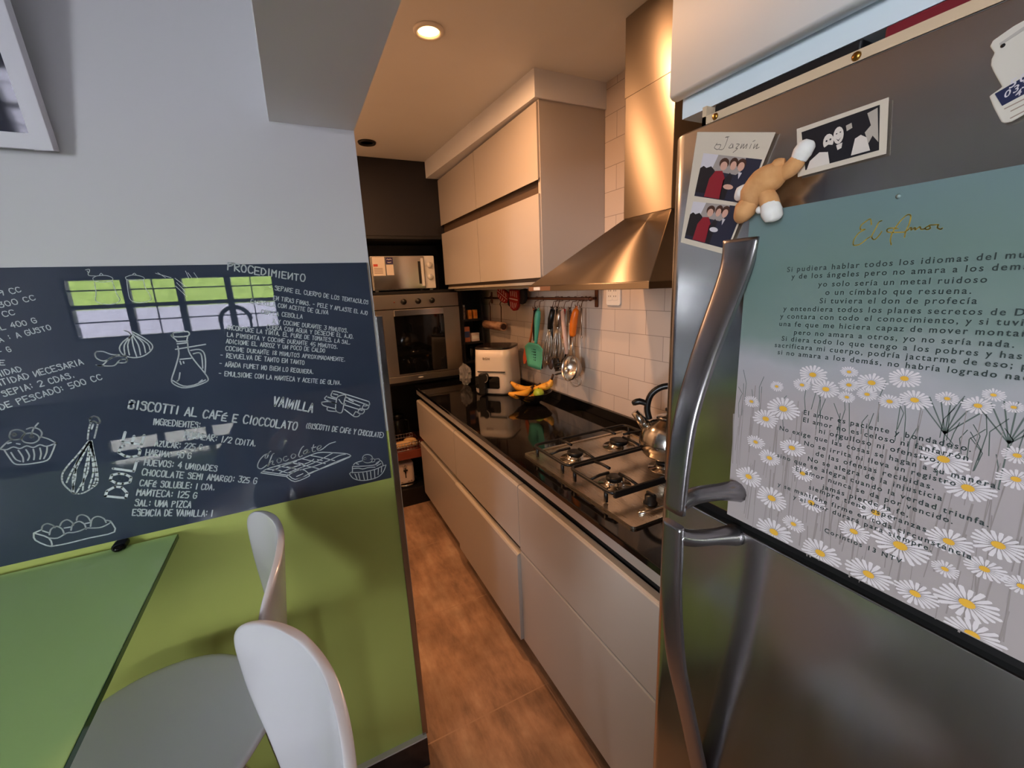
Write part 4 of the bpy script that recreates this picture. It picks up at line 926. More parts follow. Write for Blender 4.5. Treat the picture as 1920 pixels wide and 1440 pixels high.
t = thing('toaster', 'white toaster on a chrome tray at the floor', 'toaster', (.57, 3.12, .135))
MB().prism(rrect(.505, .640, 3.055, 3.24, .03), .158, .318, 'z', True).build('body', mat('toaster_white', (226, 208, 196), .3), t, bevel=.012)
m = MB(); m.box(.5665, .5745, 3.0535, 3.058, .205, .290); m.build('lever_slot', PLASTB, t)
MB().box(.555, .587, 3.040, 3.056, .262, .272, .003).build('lever', PLASTB, t)
m = MB(); ribbon(m, [[(.557, .30), (.562, .27), (.571, .225), (.579, .27), (.584, .30)], [(.565, .30), (.576, .30)], [(.571, .31), (.571, .23)]], .003, lambda a, b: (a, 3.053, b)); m.build('emblem', PLASTB, t)
m = MB(); m.box(.53, .545, 3.0532, 3.0552, .172, .176).box(.58, .60, 3.0532, 3.0552, .172, .176).box(.605, .615, 3.0532, 3.0552, .170, .180); m.build('markings', mat('logo_grey', (120, 100, 88), .5), t)
t = tag(MB().lathe([(0, .1355), (.088, .1355), (.098, .142), (.100, .1575), (.0975, .1575), (.093, .146), (.085, .143), (0, .143)], (.578, 3.13, 0), 36).build('chrome_tray', STEELP), 'round polished tray underneath the toaster', 'tray')

# ---------------------------------------------------------------- utensil rail
RX, RZ = 1.272, 1.508
BRZ = mat('bronze_rail', (112, 74, 56), .35, .8)
t = thing('utensil_rail', 'bronze hanging rail fixed to the tiles', 'rail', (RX, 2.35, RZ))
MB().cyl((RX, 1.70, RZ), (RX, 2.99, RZ), .0075, n=12).build('bar', BRZ, t)
for y in (1.705, 2.96):
    m = MB(); m.box(1.310, 1.3195, y - .011, y + .011, RZ - .042, RZ + .042, .003); b = m.build('bracket', BRZ, t); m = MB(); m.cyl((RX - .002, y, RZ), (1.312, y, RZ), .006, n=8); m.build('bracket_arm', BRZ, b)
MB().ball((RX, 1.698, RZ), .0115, n=10).build('finial', BRZ, t)
def hook(y, z0, label, dy=.0):
    t = tag(MB().tube([(RX - .006, y - .0, RZ + .004), (RX - .004, y, RZ + .0105), (RX + .006, y, RZ + .0108), (RX + .0115, y, RZ), (RX + .006, y + dy * .3, RZ - .012), (RX - .018, y + dy * .6, (RZ + z0) / 2 + .008), (RX - .026, y + dy, z0 + .012), (RX - .030, y + dy, z0 - .004), (RX - .038, y + dy, z0 - .006), (RX - .043, y + dy, z0 + .006)], .0018, 6).build('s_hook', BRZ), label, 'hook', 's-hooks on the rail')
HXO = RX - .034
BLK = PLASTB; WOODO = mat('orange_wood', (176, 92, 44), .5); TEAL = mat('teal_silicone', (84, 176, 146), .38); ORG_ = mat('orange_handle', (226, 112, 24), .35); PINKW = mat('pale_handle', (222, 180, 158), .4); MET = mat('utensil_steel', (190, 182, 172), .3, 1.0)
def eye(mb, y, z, x=HXO, r=.007, w=.0028): mb.tube([(x, y + r * math.cos(a), z + r * math.sin(a)) for a in [k * PI / 6 for k in range(12)]], w, 6, closed=True)
# wooden spatula, behind
hook(2.150, 1.462, 'hook carrying the teal skimmer', -.012)
hook(2.215, 1.458, 'hook carrying the wooden spatula', -.02)
t = thing('wooden_spatula', 'reddish wooden spatula hanging furthest along the rail', 'spatula', (HXO + .012, 2.20, 1.45))
m = MB(); eye(m, 2.195, 1.447); m.tube([(HXO + .008, 2.198, 1.44), (HXO + .012, 2.26, 1.28), (HXO + .012, 2.29, 1.22)], [.006, .0065, .008], 8); m.build('handle', WOODO, t)
MB().prism([(2.275, 1.235), (2.305, 1.235), (2.345, 1.20), (2.368, 1.14), (2.362, 1.10), (2.34, 1.105), (2.31, 1.14), (2.285, 1.19)], HXO + .008, HXO + .014, 'x').build('blade', mat('terracotta_blade', (190, 92, 54), .5), t)
# black spatula
t = thing('black_spatula', 'black plastic turner hidden behind the teal skimmer', 'spatula', (HXO + .018, 2.17, 1.45))
m = MB(); eye(m, 2.182, 1.452, HXO + .006); m.tube([(HXO + .008, 2.184, 1.445), (HXO + .014, 2.215, 1.34), (HXO + .016, 2.225, 1.26)], [.013, .0145, .008], 8); m.build('handle', BLK, t)
MB().prism([(2.26, 1.24), (2.17, 1.24), (2.145, 1.10), (2.18, 1.092), (2.255, 1.105)], HXO + .017, HXO + .021, 'x').build('blade', BLK, t)
# teal skimmer
t = thing('teal_skimmer', 'teal silicone scoop with perforated bowl hanging from the rail', 'skimmer', (HXO, 2.15, 1.45))
m = MB(); eye(m, 2.140, 1.449); m.tube(smooth_path([(HXO, 2.140, 1.443), (HXO - .004, 2.146, 1.40), (HXO - .004, 2.158, 1.33), (HXO, 2.184, 1.240)], 3), [.010, .015, .017, .018, .0175, .016, .014, .012, .010, .009], 10); m.build('handle', TEAL, t)
NY, NZ = 8, 10; vs = []; fs = []
for j in range(NZ + 1):
    q = j / NZ; zz = 1.252 - .148 * q; hw = .055 + .055 * min(1, q * 6) - .04 * max(0, q - .25); 
    for i in range(NY + 1):
        u = i / NY * 2 - 1; vs.append((HXO - .012 + .030 * (1 - u * u) * min(1, q * 3) * (1 - .35 * q), 2.186 + u * hw, zz - .012 * (1 - u * u) * (q > .9)))
for j in range(NZ):
    for i in range(NY): fs.append((j * (NY + 1) + i, j * (NY + 1) + i + 1, (j + 1) * (NY + 1) + i + 1, (j + 1) * (NY + 1) + i))
bl = MB().add(vs, fs, True).build('bowl', TEAL, t); sd = bl.modifiers.new('thick', 'SOLIDIFY'); sd.thickness = .0028
m = MB()
for j in range(6):
    for i in range(3): m.ball((HXO + .0085, 2.205 + .016 * i, 1.225 - .016 * j), .0045, (1.6, 1, 1), 8)
o_ = m.build('perforations', mat('hole_dark', (26, 70, 58), .6), bl); o_['kind'] = 'stuff'
# whisks
hook(1.985, 1.466, 'hook carrying the steel whisk', -.012)
def whisk(y, z, dy, label, handle, s=1.0, x=HXO):
    t = thing('whisk', label, 'whisk', (x, y, z), 'whisks on the rail')
    m = MB(); eye(m, y, z + .006, x); m.tube([(x, y, z), (x, y + dy * .3, z - .05), (x, y + dy * .5, z - .105 * s)], [.014, .017, .013], 10); m.build('handle', handle, t)
    zc = z - .105 * s; yc = y + dy * .5
    m = MB(); m.ball((x, yc, zc - .004), .0105, n=10); m.build('ferrule', MET, t)
    m = MB()
    for k in range(6):
        a = PI * k / 6; pts = []
        L_ = .205 * s
        for q in range(21):
            ph = q / 20 * PI; d = (1 - abs(math.cos(ph)) ** 1.0); zz = zc - L_ * math.sin(ph) ** .8; rr = .043 * s * math.cos(ph) * math.sin(ph) ** .6 * 1.35
            pts.append((x + rr * math.sin(a) * .8, yc + dy * .5 * (zc - zz) / L_ + rr * math.cos(a), zz))
        m.tube(pts, .0021, 6)
    m.build('wires', MET, t)
whisk(1.985, 1.450, .075, 'steel balloon whisk with thick black handle', BLK)
hook(1.950, 1.466, 'hook carrying the slimmer whisk', -.01)
whisk(1.935, 1.448, .045, 'slimmer all-steel whisk right behind the black handled one', MET, .85, HXO + .012)
# black spoon
hook(2.005, 1.462, 'hook carrying the black nylon spoon', -.01)
def spoon(y, z, y1, z1, label, hm, bmt, r=.03, x=HXO + .016, name='nylon_spoon', cat='spoon', g=None):
    t = thing(name, label, cat, (x, y, z), g)
    m = MB(); eye(m, y, z + .006, x - .012); m.tube([(x - .012, y, z), (x, y + (y1 - y) * .5, (z + z1) / 2), (x + .004, y1, z1 + r)], [.0065, .006, .005], 8); m.build('handle', hm, t)
    MB().ball((x, y1, z1), r, (.38, .85, 1.25), 16).build('bowl', bmt, t)
spoon(2.002, 1.452, 2.045, 1.150, 'grey brown nylon spoon, its bowl lowest beside the whisk', BLK, mat('grey_nylon', (70, 54, 48), .4), .032)
spoon(1.955, 1.452, 1.990, 1.152, 'black nylon spoon between the whisk and the ladle', BLK, BLK, .034, HXO + .02)
# fork, ladle, strainer
hook(1.885, 1.462, 'hook carrying the pale handled pasta fork', .0)
t = thing('pasta_fork', 'pale handled pasta fork with black claw', 'fork', (HXO, 1.885, 1.45))
m = MB(); eye(m, 1.888, 1.452); m.tube([(HXO, 1.892, 1.446), (HXO - .004, 1.868, 1.33), (HXO - .002, 1.850, 1.225)], [.011, .0125, .010], 8); m.build('handle', PINKW, t)
m = MB(); m.ball((HXO + .008, 1.90, 1.155), .030, (.35, 1, 1.3), 14)
for k in range(4): m.tube([(HXO + .006, 1.905, 1.17 - .018 * k), (HXO - .004, 1.94, 1.165 - .020 * k), (HXO - .016, 1.952, 1.160 - .020 * k)], [.005, .0045, .003], 6)
m.tube([(HXO + .004, 1.868, 1.24), (HXO + .008, 1.89, 1.19)], .005, 6); m.build('claw', BLK, t)
t = thing('red_spatula', 'small scraper with red stripe behind the pale fork', 'spatula', (HXO + .018, 1.90, 1.45))
m = MB(); m.tube([(HXO + .012, 1.888, 1.456), (HXO + .018, 1.912, 1.38), (HXO + .02, 1.918, 1.30)], .006, 8); m.build('handle', mat('red_grip', (180, 36, 30), .4), t)
MB().tube([(HXO + .02, 1.918, 1.30), (HXO + .02, 1.922, 1.17)], .004, 8).build('shaft', MET, t)
hook(1.825, 1.464, 'hook carrying the dark steel spoon', -.005)
spoon(1.820, 1.452, 1.835, 1.235, 'round steel strainer spoon with dark handle', mat('dark_grip', (72, 52, 46), .4), MET, .038, HXO + .012, 'strainer_spoon', 'strainer')
hook(1.765, 1.476, 'hook carrying the orange handled ladle', .0)
t = thing('orange_ladle', 'steel soup ladle with bright orange handle', 'ladle', (HXO, 1.76, 1.46))
m = MB(); eye(m, 1.765, 1.466); m.tube(smooth_path([(HXO, 1.765, 1.460), (HXO - .006, 1.775, 1.42), (HXO - .006, 1.788, 1.36), (HXO - .004, 1.795, 1.325)], 3), [.011, .016, .018, .019, .0195, .0195, .019, .018, .017, .014], 10); m.build('handle', ORG_, t)
m = MB(); m.tube([(HXO - .004, 1.795, 1.327), (HXO - .004, 1.800, 1.26), (HXO + .002, 1.802, 1.205)], .0045, 8); m.build('shaft', MET, t)
bm = bmesh.new(); bmesh.ops.create_uvsphere(bm, u_segments=28, v_segments=14, radius=.066)
bmesh.ops.delete(bm, geom=[v for v in bm.verts if v.co.z > .006], context='VERTS')
bw = MB().bm(bm, True, Matrix.Translation((HXO - .034, 1.790, 1.165)) @ Matrix.Rotation(math.radians(-78), 4, 'Y')).build('bowl', MET, t); sd = bw.modifiers.new('thick', 'SOLIDIFY'); sd.thickness = .0016
hook(1.735, 1.476, 'hook carrying the small wire strainer', -.004)
t = thing('wire_strainer', 'thin wire ring strainer below the ladle, nearest the socket', 'strainer', (HXO + .014, 1.74, 1.46))
m = MB(); m.tube([(HXO + .010, 1.738, 1.465), (HXO + .014, 1.742, 1.33)], .0035, 8).ball((HXO + .014, 1.742, 1.322), .0055, n=8); m.tube([(HXO + .014, 1.752, 1.45), (HXO + .014, 1.758, 1.20), (HXO + .010, 1.775, 1.13)], .0018, 6); m.build('handle', MET, t)
m = MB(); m.tube([(HXO + .002, 1.785 + .055 * math.cos(a), 1.105 + .040 * math.sin(a)) for a in [k * PI / 14 for k in range(28)]], .0014, 5, closed=True)
m.tube([(HXO - .006, 1.785 + .040 * math.cos(a), 1.085 + .022 * math.sin(a)) for a in [k * PI / 14 for k in range(28)]], .0010, 5, closed=True); m.build('ring', MET, t)
t = thing('small_ladle', 'small steel scoop tucked beside the soup ladle', 'scoop', (HXO - .02, 1.85, 1.13))
m = MB(); m.tube([(HXO - .002, 1.822, 1.46), (HXO - .002, 1.835, 1.25), (HXO - .006, 1.848, 1.155)], .0028, 6); m.build('handle', MET, t)
MB().ball((HXO - .008, 1.852, 1.138), .021, (.8, .9, 1), 14).build('bowl', MET, t)

# patterned roll on two dark hooks
t = thing('paper_roll', 'patterned paper roll with dark core hung below the rail', 'roll', (1.285, 2.80, 1.315))
m = MB(); m.tube([(1.262, 2.665, 1.315), (1.262, 2.975, 1.315)], .030, 24); m.build('roll', noise_mat('printed_paper', (202, 160, 128), (120, 78, 58), 9, .6, (1, .5, 3), lo=.45, hi=.62), t)
m = MB(); m.tube([(1.262, 2.6642, 1.315), (1.262, 2.668, 1.315)], .021, 20); m.build('core', mat('core_dark', (66, 42, 34), .6), t)
for y in (2.70, 2.885):
    m = MB(); m.tube([(RX - .006, y, RZ + .0105), (RX + .006, y, RZ + .0108), (RX + .0115, y, RZ), (RX, y + .03, RZ - .04), (1.266, y, RZ - .06), (1.262, y, 1.344)], .0035, 8); m.build('hanger', mat('dark_hanger', (74, 40, 30), .4), t)
# oven mitts
def mitt(y, z, w, h, label, mt, x, tilt=0.0, dark=False):
    t = thing('oven_mitt', label, 'oven mitt', (x, y, z), 'oven mitts over the rail')
    out = [(-.5, .5), (.5, .5), (.52, -.1), (.40, -.45), (.1, -.55), (-.2, -.5), (-.42, -.3), (-.52, .1)]
    pts = [(y + (a * w) * math.cos(tilt) - b * h * math.sin(tilt), z + b * h * math.cos(tilt) + a * w * math.sin(tilt)) for a, b in out]
    m = MB(); m.prism(pts, x - .014, x + .008, 'x', True); o = m.build('glove', mt, t, bevel=.006)
    if not dark:
        P = lambda a, b: (x - .0148, y + a * w * math.cos(tilt) - b * h * math.sin(tilt), z + b * h * math.cos(tilt) + a * w * math.sin(tilt))
        m = MB(); ribbon(m, [[(-.45, .02), (.45, .06)], [(-.36, .16), (-.30, .40)], [(-.16, .18), (-.10, .42)], [(.04, .20), (.10, .42)], [(.24, .20), (.30, .40)], [(-.3, -.14), (-.22, -.34)], [(-.1, -.16), (-.04, -.40)], [(.1, -.14), (.14, -.38)], [(.28, -.12), (.30, -.32)]], .055, P); m.build('printed_lines', mat('mitt_white', (222, 190, 180), .8), t)
REDF = noise_mat('red_cloth', (140, 24, 24), (160, 34, 30), 60, .9); BLKF = noise_mat('black_cloth', (22, 18, 18), (34, 28, 28), 60, .95)
mitt(2.600, 1.528, .165, .085, 'red printed oven mitt lying over the rail, next to the roll', REDF, 1.244, .35)
mitt(2.420, 1.500, .125, .125, 'red printed oven mitt hanging straight down with white lines', REDF, 1.236, .05)
mitt(2.500, 1.500, .09, .085, 'black oven mitt squeezed between the two red mitts', BLKF, 1.252, .1, True)
mitt(2.345, 1.520, .10, .085, 'black oven mitt closest to the hanging utensils', BLKF, 1.250, -.1, True)
# wall socket
t = thing('wall_socket', 'square double wall socket on the tiles under the hood', 'socket', (1.3195, 1.579, 1.52))
m = MB(); m.prism(rrect(1.530, 1.628, 1.476, 1.560, .012), 1.310, 1.3195, 'x'); m.build('plate', PLASTW, t, bevel=.003)
for y0_ in (1.548, 1.584):
    f_ = MB().box(1.3085, 1.311, y0_, y0_ + .032, 1.500, 1.556, .001).build('outlet', PLASTW, t)
    m = MB()
    for z in (1.515, 1.540):
        m.box(1.308, 1.3092, y0_ + .008, y0_ + .0105, z, z + .007).box(1.308, 1.3092, y0_ + .021, y0_ + .0235, z, z + .007)
    m.build('slots', PLASTB, f_)
# ---------------------------------------------------------------- fridge
FX = .5
t = thing('fridge', 'tall stainless steel fridge freezer with dark bow handles', 'fridge', (.8, .13, 0))
MB().box(.56, 1.20, -.215, .487, .02, 1.765, .004).build('body', mat('fridge_side', (120, 118, 118), .4, .6), t)
def fdoor(z0, z1, name):
    r = .03; pts = []
    for k in range(9): a = PI + PI / 2 * (1 - k / 8) - PI / 2 * 0; pts.append((FX + r + r * math.cos(PI / 2 + PI / 2 * k / 8), .487 - r + r * math.sin(PI / 2 + PI / 2 * k / 8)))
    for k in range(9): pts.append((FX + r + r * math.cos(PI + PI / 2 * k / 8), -.215 + r + r * math.sin(PI + PI / 2 * k / 8)))
    pts += [(.556, -.215), (.556, .487)]
    m = MB(); m.prism(pts, z0, z1, 'z', True); return m.build(name, STEELF, t, bevel=.003)
ud = fdoor(1.259, 1.772, 'upper_door'); ld = fdoor(.06, 1.242, 'lower_door')
MB().box(.512, .57, -.205, .478, 1.242, 1.259).build('gasket', mat('gasket_black', (8, 8, 9), .5), t)
MB().box(.55, 1.19, -.20, .47, .0, .058).build('plinth', BLACK, t)
HY = .345
def bow(zs, door, name):
    """broad flat blade bowing away from the door; zs: (x, z, half width) at y = .362"""
    p = smooth_path([(x, w, z) for x, z, w in zs], 5); m = MB(); vs = []
    prof = rrect(-1, 1, -1, 1, .55, 3); n = len(prof)
    for i, q in enumerate(p):
        a, b = p[max(i - 1, 0)], p[min(i + 1, len(p) - 1)]; tg = Vector((b.x - a.x, 0, b.z - a.z)).normalized(); nr = Vector((-tg.z, 0, tg.x))
        vs += [Vector((q.x, .362, q.z)) + Vector((0, 1, 0)) * q.y * c_ + nr * .0055 * d_ for c_, d_ in prof]
    m.add(vs, [(i * n + k, i * n + (k + 1) % n, (i + 1) * n + (k + 1) % n, (i + 1) * n + k) for i in range(len(p) - 1) for k in range(n)], True)
    b0 = len(m.v) - len(vs); m.f.append(tuple(b0 + k for k in range(n))); m.sm.append(False); m.f.append(tuple(b0 + (len(p) - 1) * n + k for k in range(n - 1, -1, -1))); m.sm.append(False)
    return m.build(name, HANDLE, door)
bow([(.4985, 1.625, .024), (.490, 1.584, .021), (.446, 1.489, .018), (.420, 1.417, .0165), (.410, 1.35, .016), (.4065, 1.285, .015)], ud, 'handle')
m = MB(); m.tube(smooth_path([(.410, HY + .012, 1.298), (.430, HY + .006, 1.306), (.466, HY, 1.304), (.5005, HY - .004, 1.298)], 4), [.011] * 9 + [.012, .013, .014, .015], 12); m.build('handle_arm', HANDLE, ud)
bow([(.405, 1.268, .015), (.4055, 1.222, .016), (.407, 1.158, .0165), (.422, 1.047, .0165), (.447, .95, .016), (.462, .895, .016), (.482, .82, .017), (.4985, .76, .018)], ld, 'handle')
m = MB(); m.tube(smooth_path([(.408, HY + .012, 1.252), (.430, HY + .006, 1.244), (.466, HY, 1.238), (.5005, HY - .004, 1.232)], 4), [.011] * 9 + [.012, .013, .014, .015], 12); m.build('handle_arm', HANDLE, ld)

# cabinet over the fridge
t = thing('bridge_cabinet', 'white flap-door cabinet mounted above the fridge', 'cabinet', (.8, .13, 1.8))
MB().box(.522, 1.318, -.30, .484, 1.799, 2.413).build('carcass', FRIDGECAB, t)
m = MB(); pr = [(.5, 1.826), (.5, 2.405), (.520, 2.405), (.520, 1.836)] + [(.510 + .010 * math.cos(a), 1.8265 + .006 * math.sin(a)) for a in [-.2 - k * .35 for k in range(8)]]
m.prism(pr, -.30, .487, 'y', True); m.build('door', FRIDGECAB, t)
# things lying on top of the fridge
t = thing('storage_box', 'shallow beige box with brass rivets on top of the fridge', 'box', (.7, .25, 1.7723))
BG2 = mat('beige_card', (206, 182, 152), .6)
m = MB(); m.box(.506, .511, .06, .436, 1.7725, 1.7835).box(.506, .90, .430, .436, 1.7725, 1.7955).box(.506, .90, .06, .066, 1.7725, 1.7835).box(.895, .90, .06, .436, 1.7725, 1.7955).box(.506, .90, .06, .436, 1.7723, 1.7738)
m.build('tray', BG2, t)
for y in (.416, .262): MB().lathe([(.0042, 0), (.0035, .0016), (0, .002)], (.506, y, 1.7785), 12, axis=(-1, 0, 0)).build('rivet', mat('brass', (176, 130, 60), .3, 1.0), t)
tag(MB().box(.516, .86, .264, .426, 1.774, 1.7965, .002).build('black_folder', mat('folder_black', (14, 14, 18), .5)), 'black folder lying inside the beige box above the fridge', 'folder')
tag(MB().box(.516, .86, .075, .246, 1.774, 1.7965, .002).build('red_book', mat('red_cover', (116, 24, 36), .5)), 'dark red book lying inside the beige box above the fridge', 'book')

# ---------------------------------------------------------------- poster and photographs on the fridge door
PX = .4975
def fp(x): return lambda a, b: (x, a, b)
t = thing('poster', 'teal poster with a poem over daisies on the fridge', 'poster', (PX, .2, 1.45))
pm = mat('poster_print', (110, 140, 136), .45); nt, b_, N = nodes(pm); L = nt.links.new
tc = N('ShaderNodeTexCoord'); sp = N('ShaderNodeSeparateXYZ'); L(tc.outputs['Object'], sp.inputs[0])
ns = N('ShaderNodeTexNoise'); ns.inputs['Scale'].default_value = 9; ns.inputs['Detail'].default_value = 3; L(tc.outputs['Object'], ns.inputs['Vector'])
ma = N('ShaderNodeMath', operation='MULTIPLY_ADD'); ma.inputs[1].default_value = .09; L(ns.outputs[0], ma.inputs[0]); L(sp.outputs[2], ma.inputs[2])
mr = N('ShaderNodeMapRange'); mr.inputs[1].default_value = -.155; mr.inputs[2].default_value = .245; L(ma.outputs[0], mr.inputs[0])
cr = N('ShaderNodeValToRGB'); e = cr.color_ramp.elements; e[0].position = 0; e[0].color = lin((158, 150, 150)); e[1].position = 1; e[1].color = lin((106, 128, 131))
for p, c in ((.44, (162, 154, 156)), (.58, (160, 160, 166)), (.68, (116, 134, 130)), (.82, (104, 126, 121))): k = cr.color_ramp.elements.new(p); k.color = lin(c)
L(mr.outputs[0], cr.inputs[0]); L(cr.outputs[0], b_.inputs['Base Color'])
MB().box(PX, PX + .0012, .0535, .3525, 1.2590, 1.6525).build('sheet', pm, t)
# birch stems printed under the flowers
random.seed(11); m = MB()
for k in range(150):
    y = random.uniform(.056, .35); z0 = random.uniform(1.255, 1.38); h = random.uniform(.02, .09); w = random.choice((.0006, .0008, .0012, .0016))
    ribbon(m, [[(y, z0), (y + random.uniform(-.004, .004), min(z0 + h, 1.462))]], w, fp(PX - .0002 - random.random() * .00012), 0)
o_ = m.build('printed_stems', mat('stem_print', (140, 132, 131), .6), t); o_['kind'] = 'stuff'
m = MB()
for k in range(46):
    y = random.uniform(.056, .35); z0 = random.uniform(1.40, 1.435); h = random.uniform(.02, .045)
    ribbon(m, [[(y, z0), (y + random.uniform(-.003, .003), z0 + h * .6), (y + random.uniform(-.008, .008), z0 + h)]], .0007, fp(PX - .0002), 0)
for cy, cz in ((.150, 1.437), (.112, 1.44), (.075, 1.437)):
    for q in range(7): a = PI / 2 + (q - 3) * .25; ribbon(m, [[(cy, cz - .04), (cy, cz), (cy + .03 * math.cos(a), cz + .035 * math.sin(a))]], .001, fp(PX - .0002), 0)
o_ = m.build('printed_grass', mat('grass_print', (86, 98, 94), .6), t); o_['kind'] = 'stuff'
PET = mat('petal_print', (208, 202, 206), .5); EYE = mat('eye_print', (214, 166, 58), .5)
flowers = []
for i, (y, z, r) in enumerate(DAISY):
    n = 19; q = .70; r *= 1.28; dx = .00035 + .00001 * (i % 9)
    for k in range(n):
        a = 2 * PI * k / n + i; da = .15
        L_ = r * random.uniform(.86, 1.05)
        pts = [(y + rr * math.cos(a + s * da), z + q * rr * math.sin(a + s * da)) for rr, s in ((.2 * r, 0), (.6 * L_, -.9), (.95 * L_, -.6), (L_, 0), (.95 * L_, .6), (.6 * L_, .9))]
        flowers.append(([(PX - dx, min(max(a_, .0545), .3515), max(b2, 1.2602)) for a_, b2 in pts], PET))
    flowers.append(([(PX - dx - .00015, min(max(y + r * .24 * math.cos(k * PI / 8), .0545), .3515), max(z + q * r * .24 * math.sin(k * PI / 8), 1.2602)) for k in range(16)], EYE))
multi('printed_daisies', flowers, t)
m = MB()
for s, ref, y0, z0, y1, z1 in POEM:
    def f(a, b, y0=y0, z0=z0, y1=y1, z1=z1):
        L_ = abs(y1 - y0); return (PX - .0008, min(max(y0 + a * (y1 - y0), .0545), .3515), z0 + a * (z1 - z0) + b * L_)
    font_text(m, s, f, ref, 1.28)
m.build('poem_text', mat('poem_ink', (44, 58, 58), .6), t, weld=False)
m = MB(); ribbon(m, TITLE, .0010, fp(PX - .0004), 5, 4); m.build('title_script', mat('gold_ink', (206, 176, 72), .5), t)
MB().lathe([(.0022, 0), (0, .0001)], (PX - .0003, .2095, 1.6445), 14, axis=(-1, 0, 0)).build('punch_hole', mat('hole_teal', (150, 176, 174), .5), t)

def card(name, label, cat, corners, bulge=.0, mt=None):
    """thin paper card given by its four corners (y, z) tl tr br bl"""
    t = thing(name, label, cat, (PX, corners[0][0], corners[0][1]))
    x0 = PX - .0010
    m = MB(); m.prism(corners, x0, x0 + .0006, 'x'); m.build('paper', mt or mat('photo_paper', (206, 194, 178), .5), t)
    def f(u, v, d=0.0):
        (ay, az), (by, bz), (cy, cz), (dy, dz) = corners
        y = (ay * (1 - u) + by * u) * (1 - v) + (dy * (1 - u) + cy * u) * v; z = (az * (1 - u) + bz * u) * (1 - v) + (dz * (1 - u) + cz * u) * v
        return (x0 - .0001 - d, y, z)
    return t, f
def poly(parent, name, f, pts, mt, d):
    parent.append(([f(u, v, d) for u, v in pts], mt)); return parent
def oval(cu, cv, ru, rv, n=14): return [(cu + ru * math.cos(2 * PI * k / n), cv + rv * math.sin(2 * PI * k / n)) for k in range(n)]
SKIN = mat('print_skin', (204, 158, 140), .5); HAIR = mat('print_hair', (70, 44, 34), .5); INK = mat('print_black', (26, 24, 30), .5); REDC = mat('print_coat', (138, 28, 42), .5); SUIT = mat('print_suit', (36, 38, 56), .5); PALE = mat('print_pale', (204, 198, 206), .5)
t, f = card('photo_strip', 'cream photo strip with two party pictures and a name', 'photo', [(.4345, 1.7655), (.329, 1.733), (.380, 1.608), (.454, 1.631)])
def scene(quad, v2):
    g = lambda u, v, d: f(quad[0][0] * (1 - u) * (1 - v) + quad[1][0] * u * (1 - v) + quad[2][0] * u * v + quad[3][0] * (1 - u) * v, quad[0][1] * (1 - u) * (1 - v) + quad[1][1] * u * (1 - v) + quad[2][1] * u * v + quad[3][1] * (1 - u) * v, d)
    p = poly([], 'picture', g, [(0, 0), (1, 0), (1, 1), (0, 1)], SUIT, .00005)
    poly(p, 'window_area', g, [(.0, 0), (.28, 0), (.22, .36), (0, .36)], PALE, .0001)
    poly(p, 'room_wall', g, [(.28, 0), (.75, .0), (.72, .40), (.22, .36)], mat('print_room', (158, 148, 144), .5), .0001)
    poly(p, 'crowd', g, [(0, .34), (.06, .28), (.12, .32), (.2, .27), (.28, .35), (.3, .9), (0, .9)], INK, .00015)
    poly(p, 'red_coat', g, [(.2, .98), (.22, .55), (.3, .36), (.42, .34), (.5, .5), (.5, .98)], REDC, .0002)
    poly(p, 'dark_dress', g, [(.5, .98), (.48, .55), (.56, .36), (.64, .45), (.66, .98)], INK, .0002)
    poly(p, 'suit', g, [(.6, .98), (.62, .45), (.72, .33), (.86, .36), (.93, .6), (.93, .98)], SUIT, .00025)
    for cu, cv, hr in ((.42, .2, .085), (.58, .17, .07), (.71, .17, .075)):
        h_ = poly(p, 'hair', g, oval(cu, cv - .03, hr, .12), HAIR, .0003); poly(p, 'face', g, oval(cu + .005, cv + .03, hr * .72, .10), SKIN, .0004)
    poly(p, 'shirt', g, [(.70, .33), (.76, .33), (.73, .48)], PALE, .0004)
    poly(p, 'hands', g, oval(.6, .68 if v2 == 0 else .62, .09, .06), SKIN if v2 == 0 else PALE, .0004)
    multi('printed_picture', p, t)
def uvq(yz):
    # invert the card mapping numerically
    best = None
    for a in range(41):
        for b in range(41):
            q = f(a / 40, b / 40); d = (q[1] - yz[0]) ** 2 + (q[2] - yz[1]) ** 2
            if best is None or d < best[0]: best = (d, a / 40, b / 40)
    return best[1:]
scene([uvq(q) for q in ((.423, 1.737), (.341, 1.710), (.357, 1.664), (.434, 1.687))], 0)
scene([uvq(q) for q in ((.435, 1.683), (.361, 1.662), (.379, 1.615), (.446, 1.637))], 1)
m = MB(); ribbon(m, [[(a, b2) for a, b2 in s] for s in NAME], .0008, fp(PX - .00125), 4, 3); m.build('name_script', mat('script_grey', (128, 120, 112), .6), t)

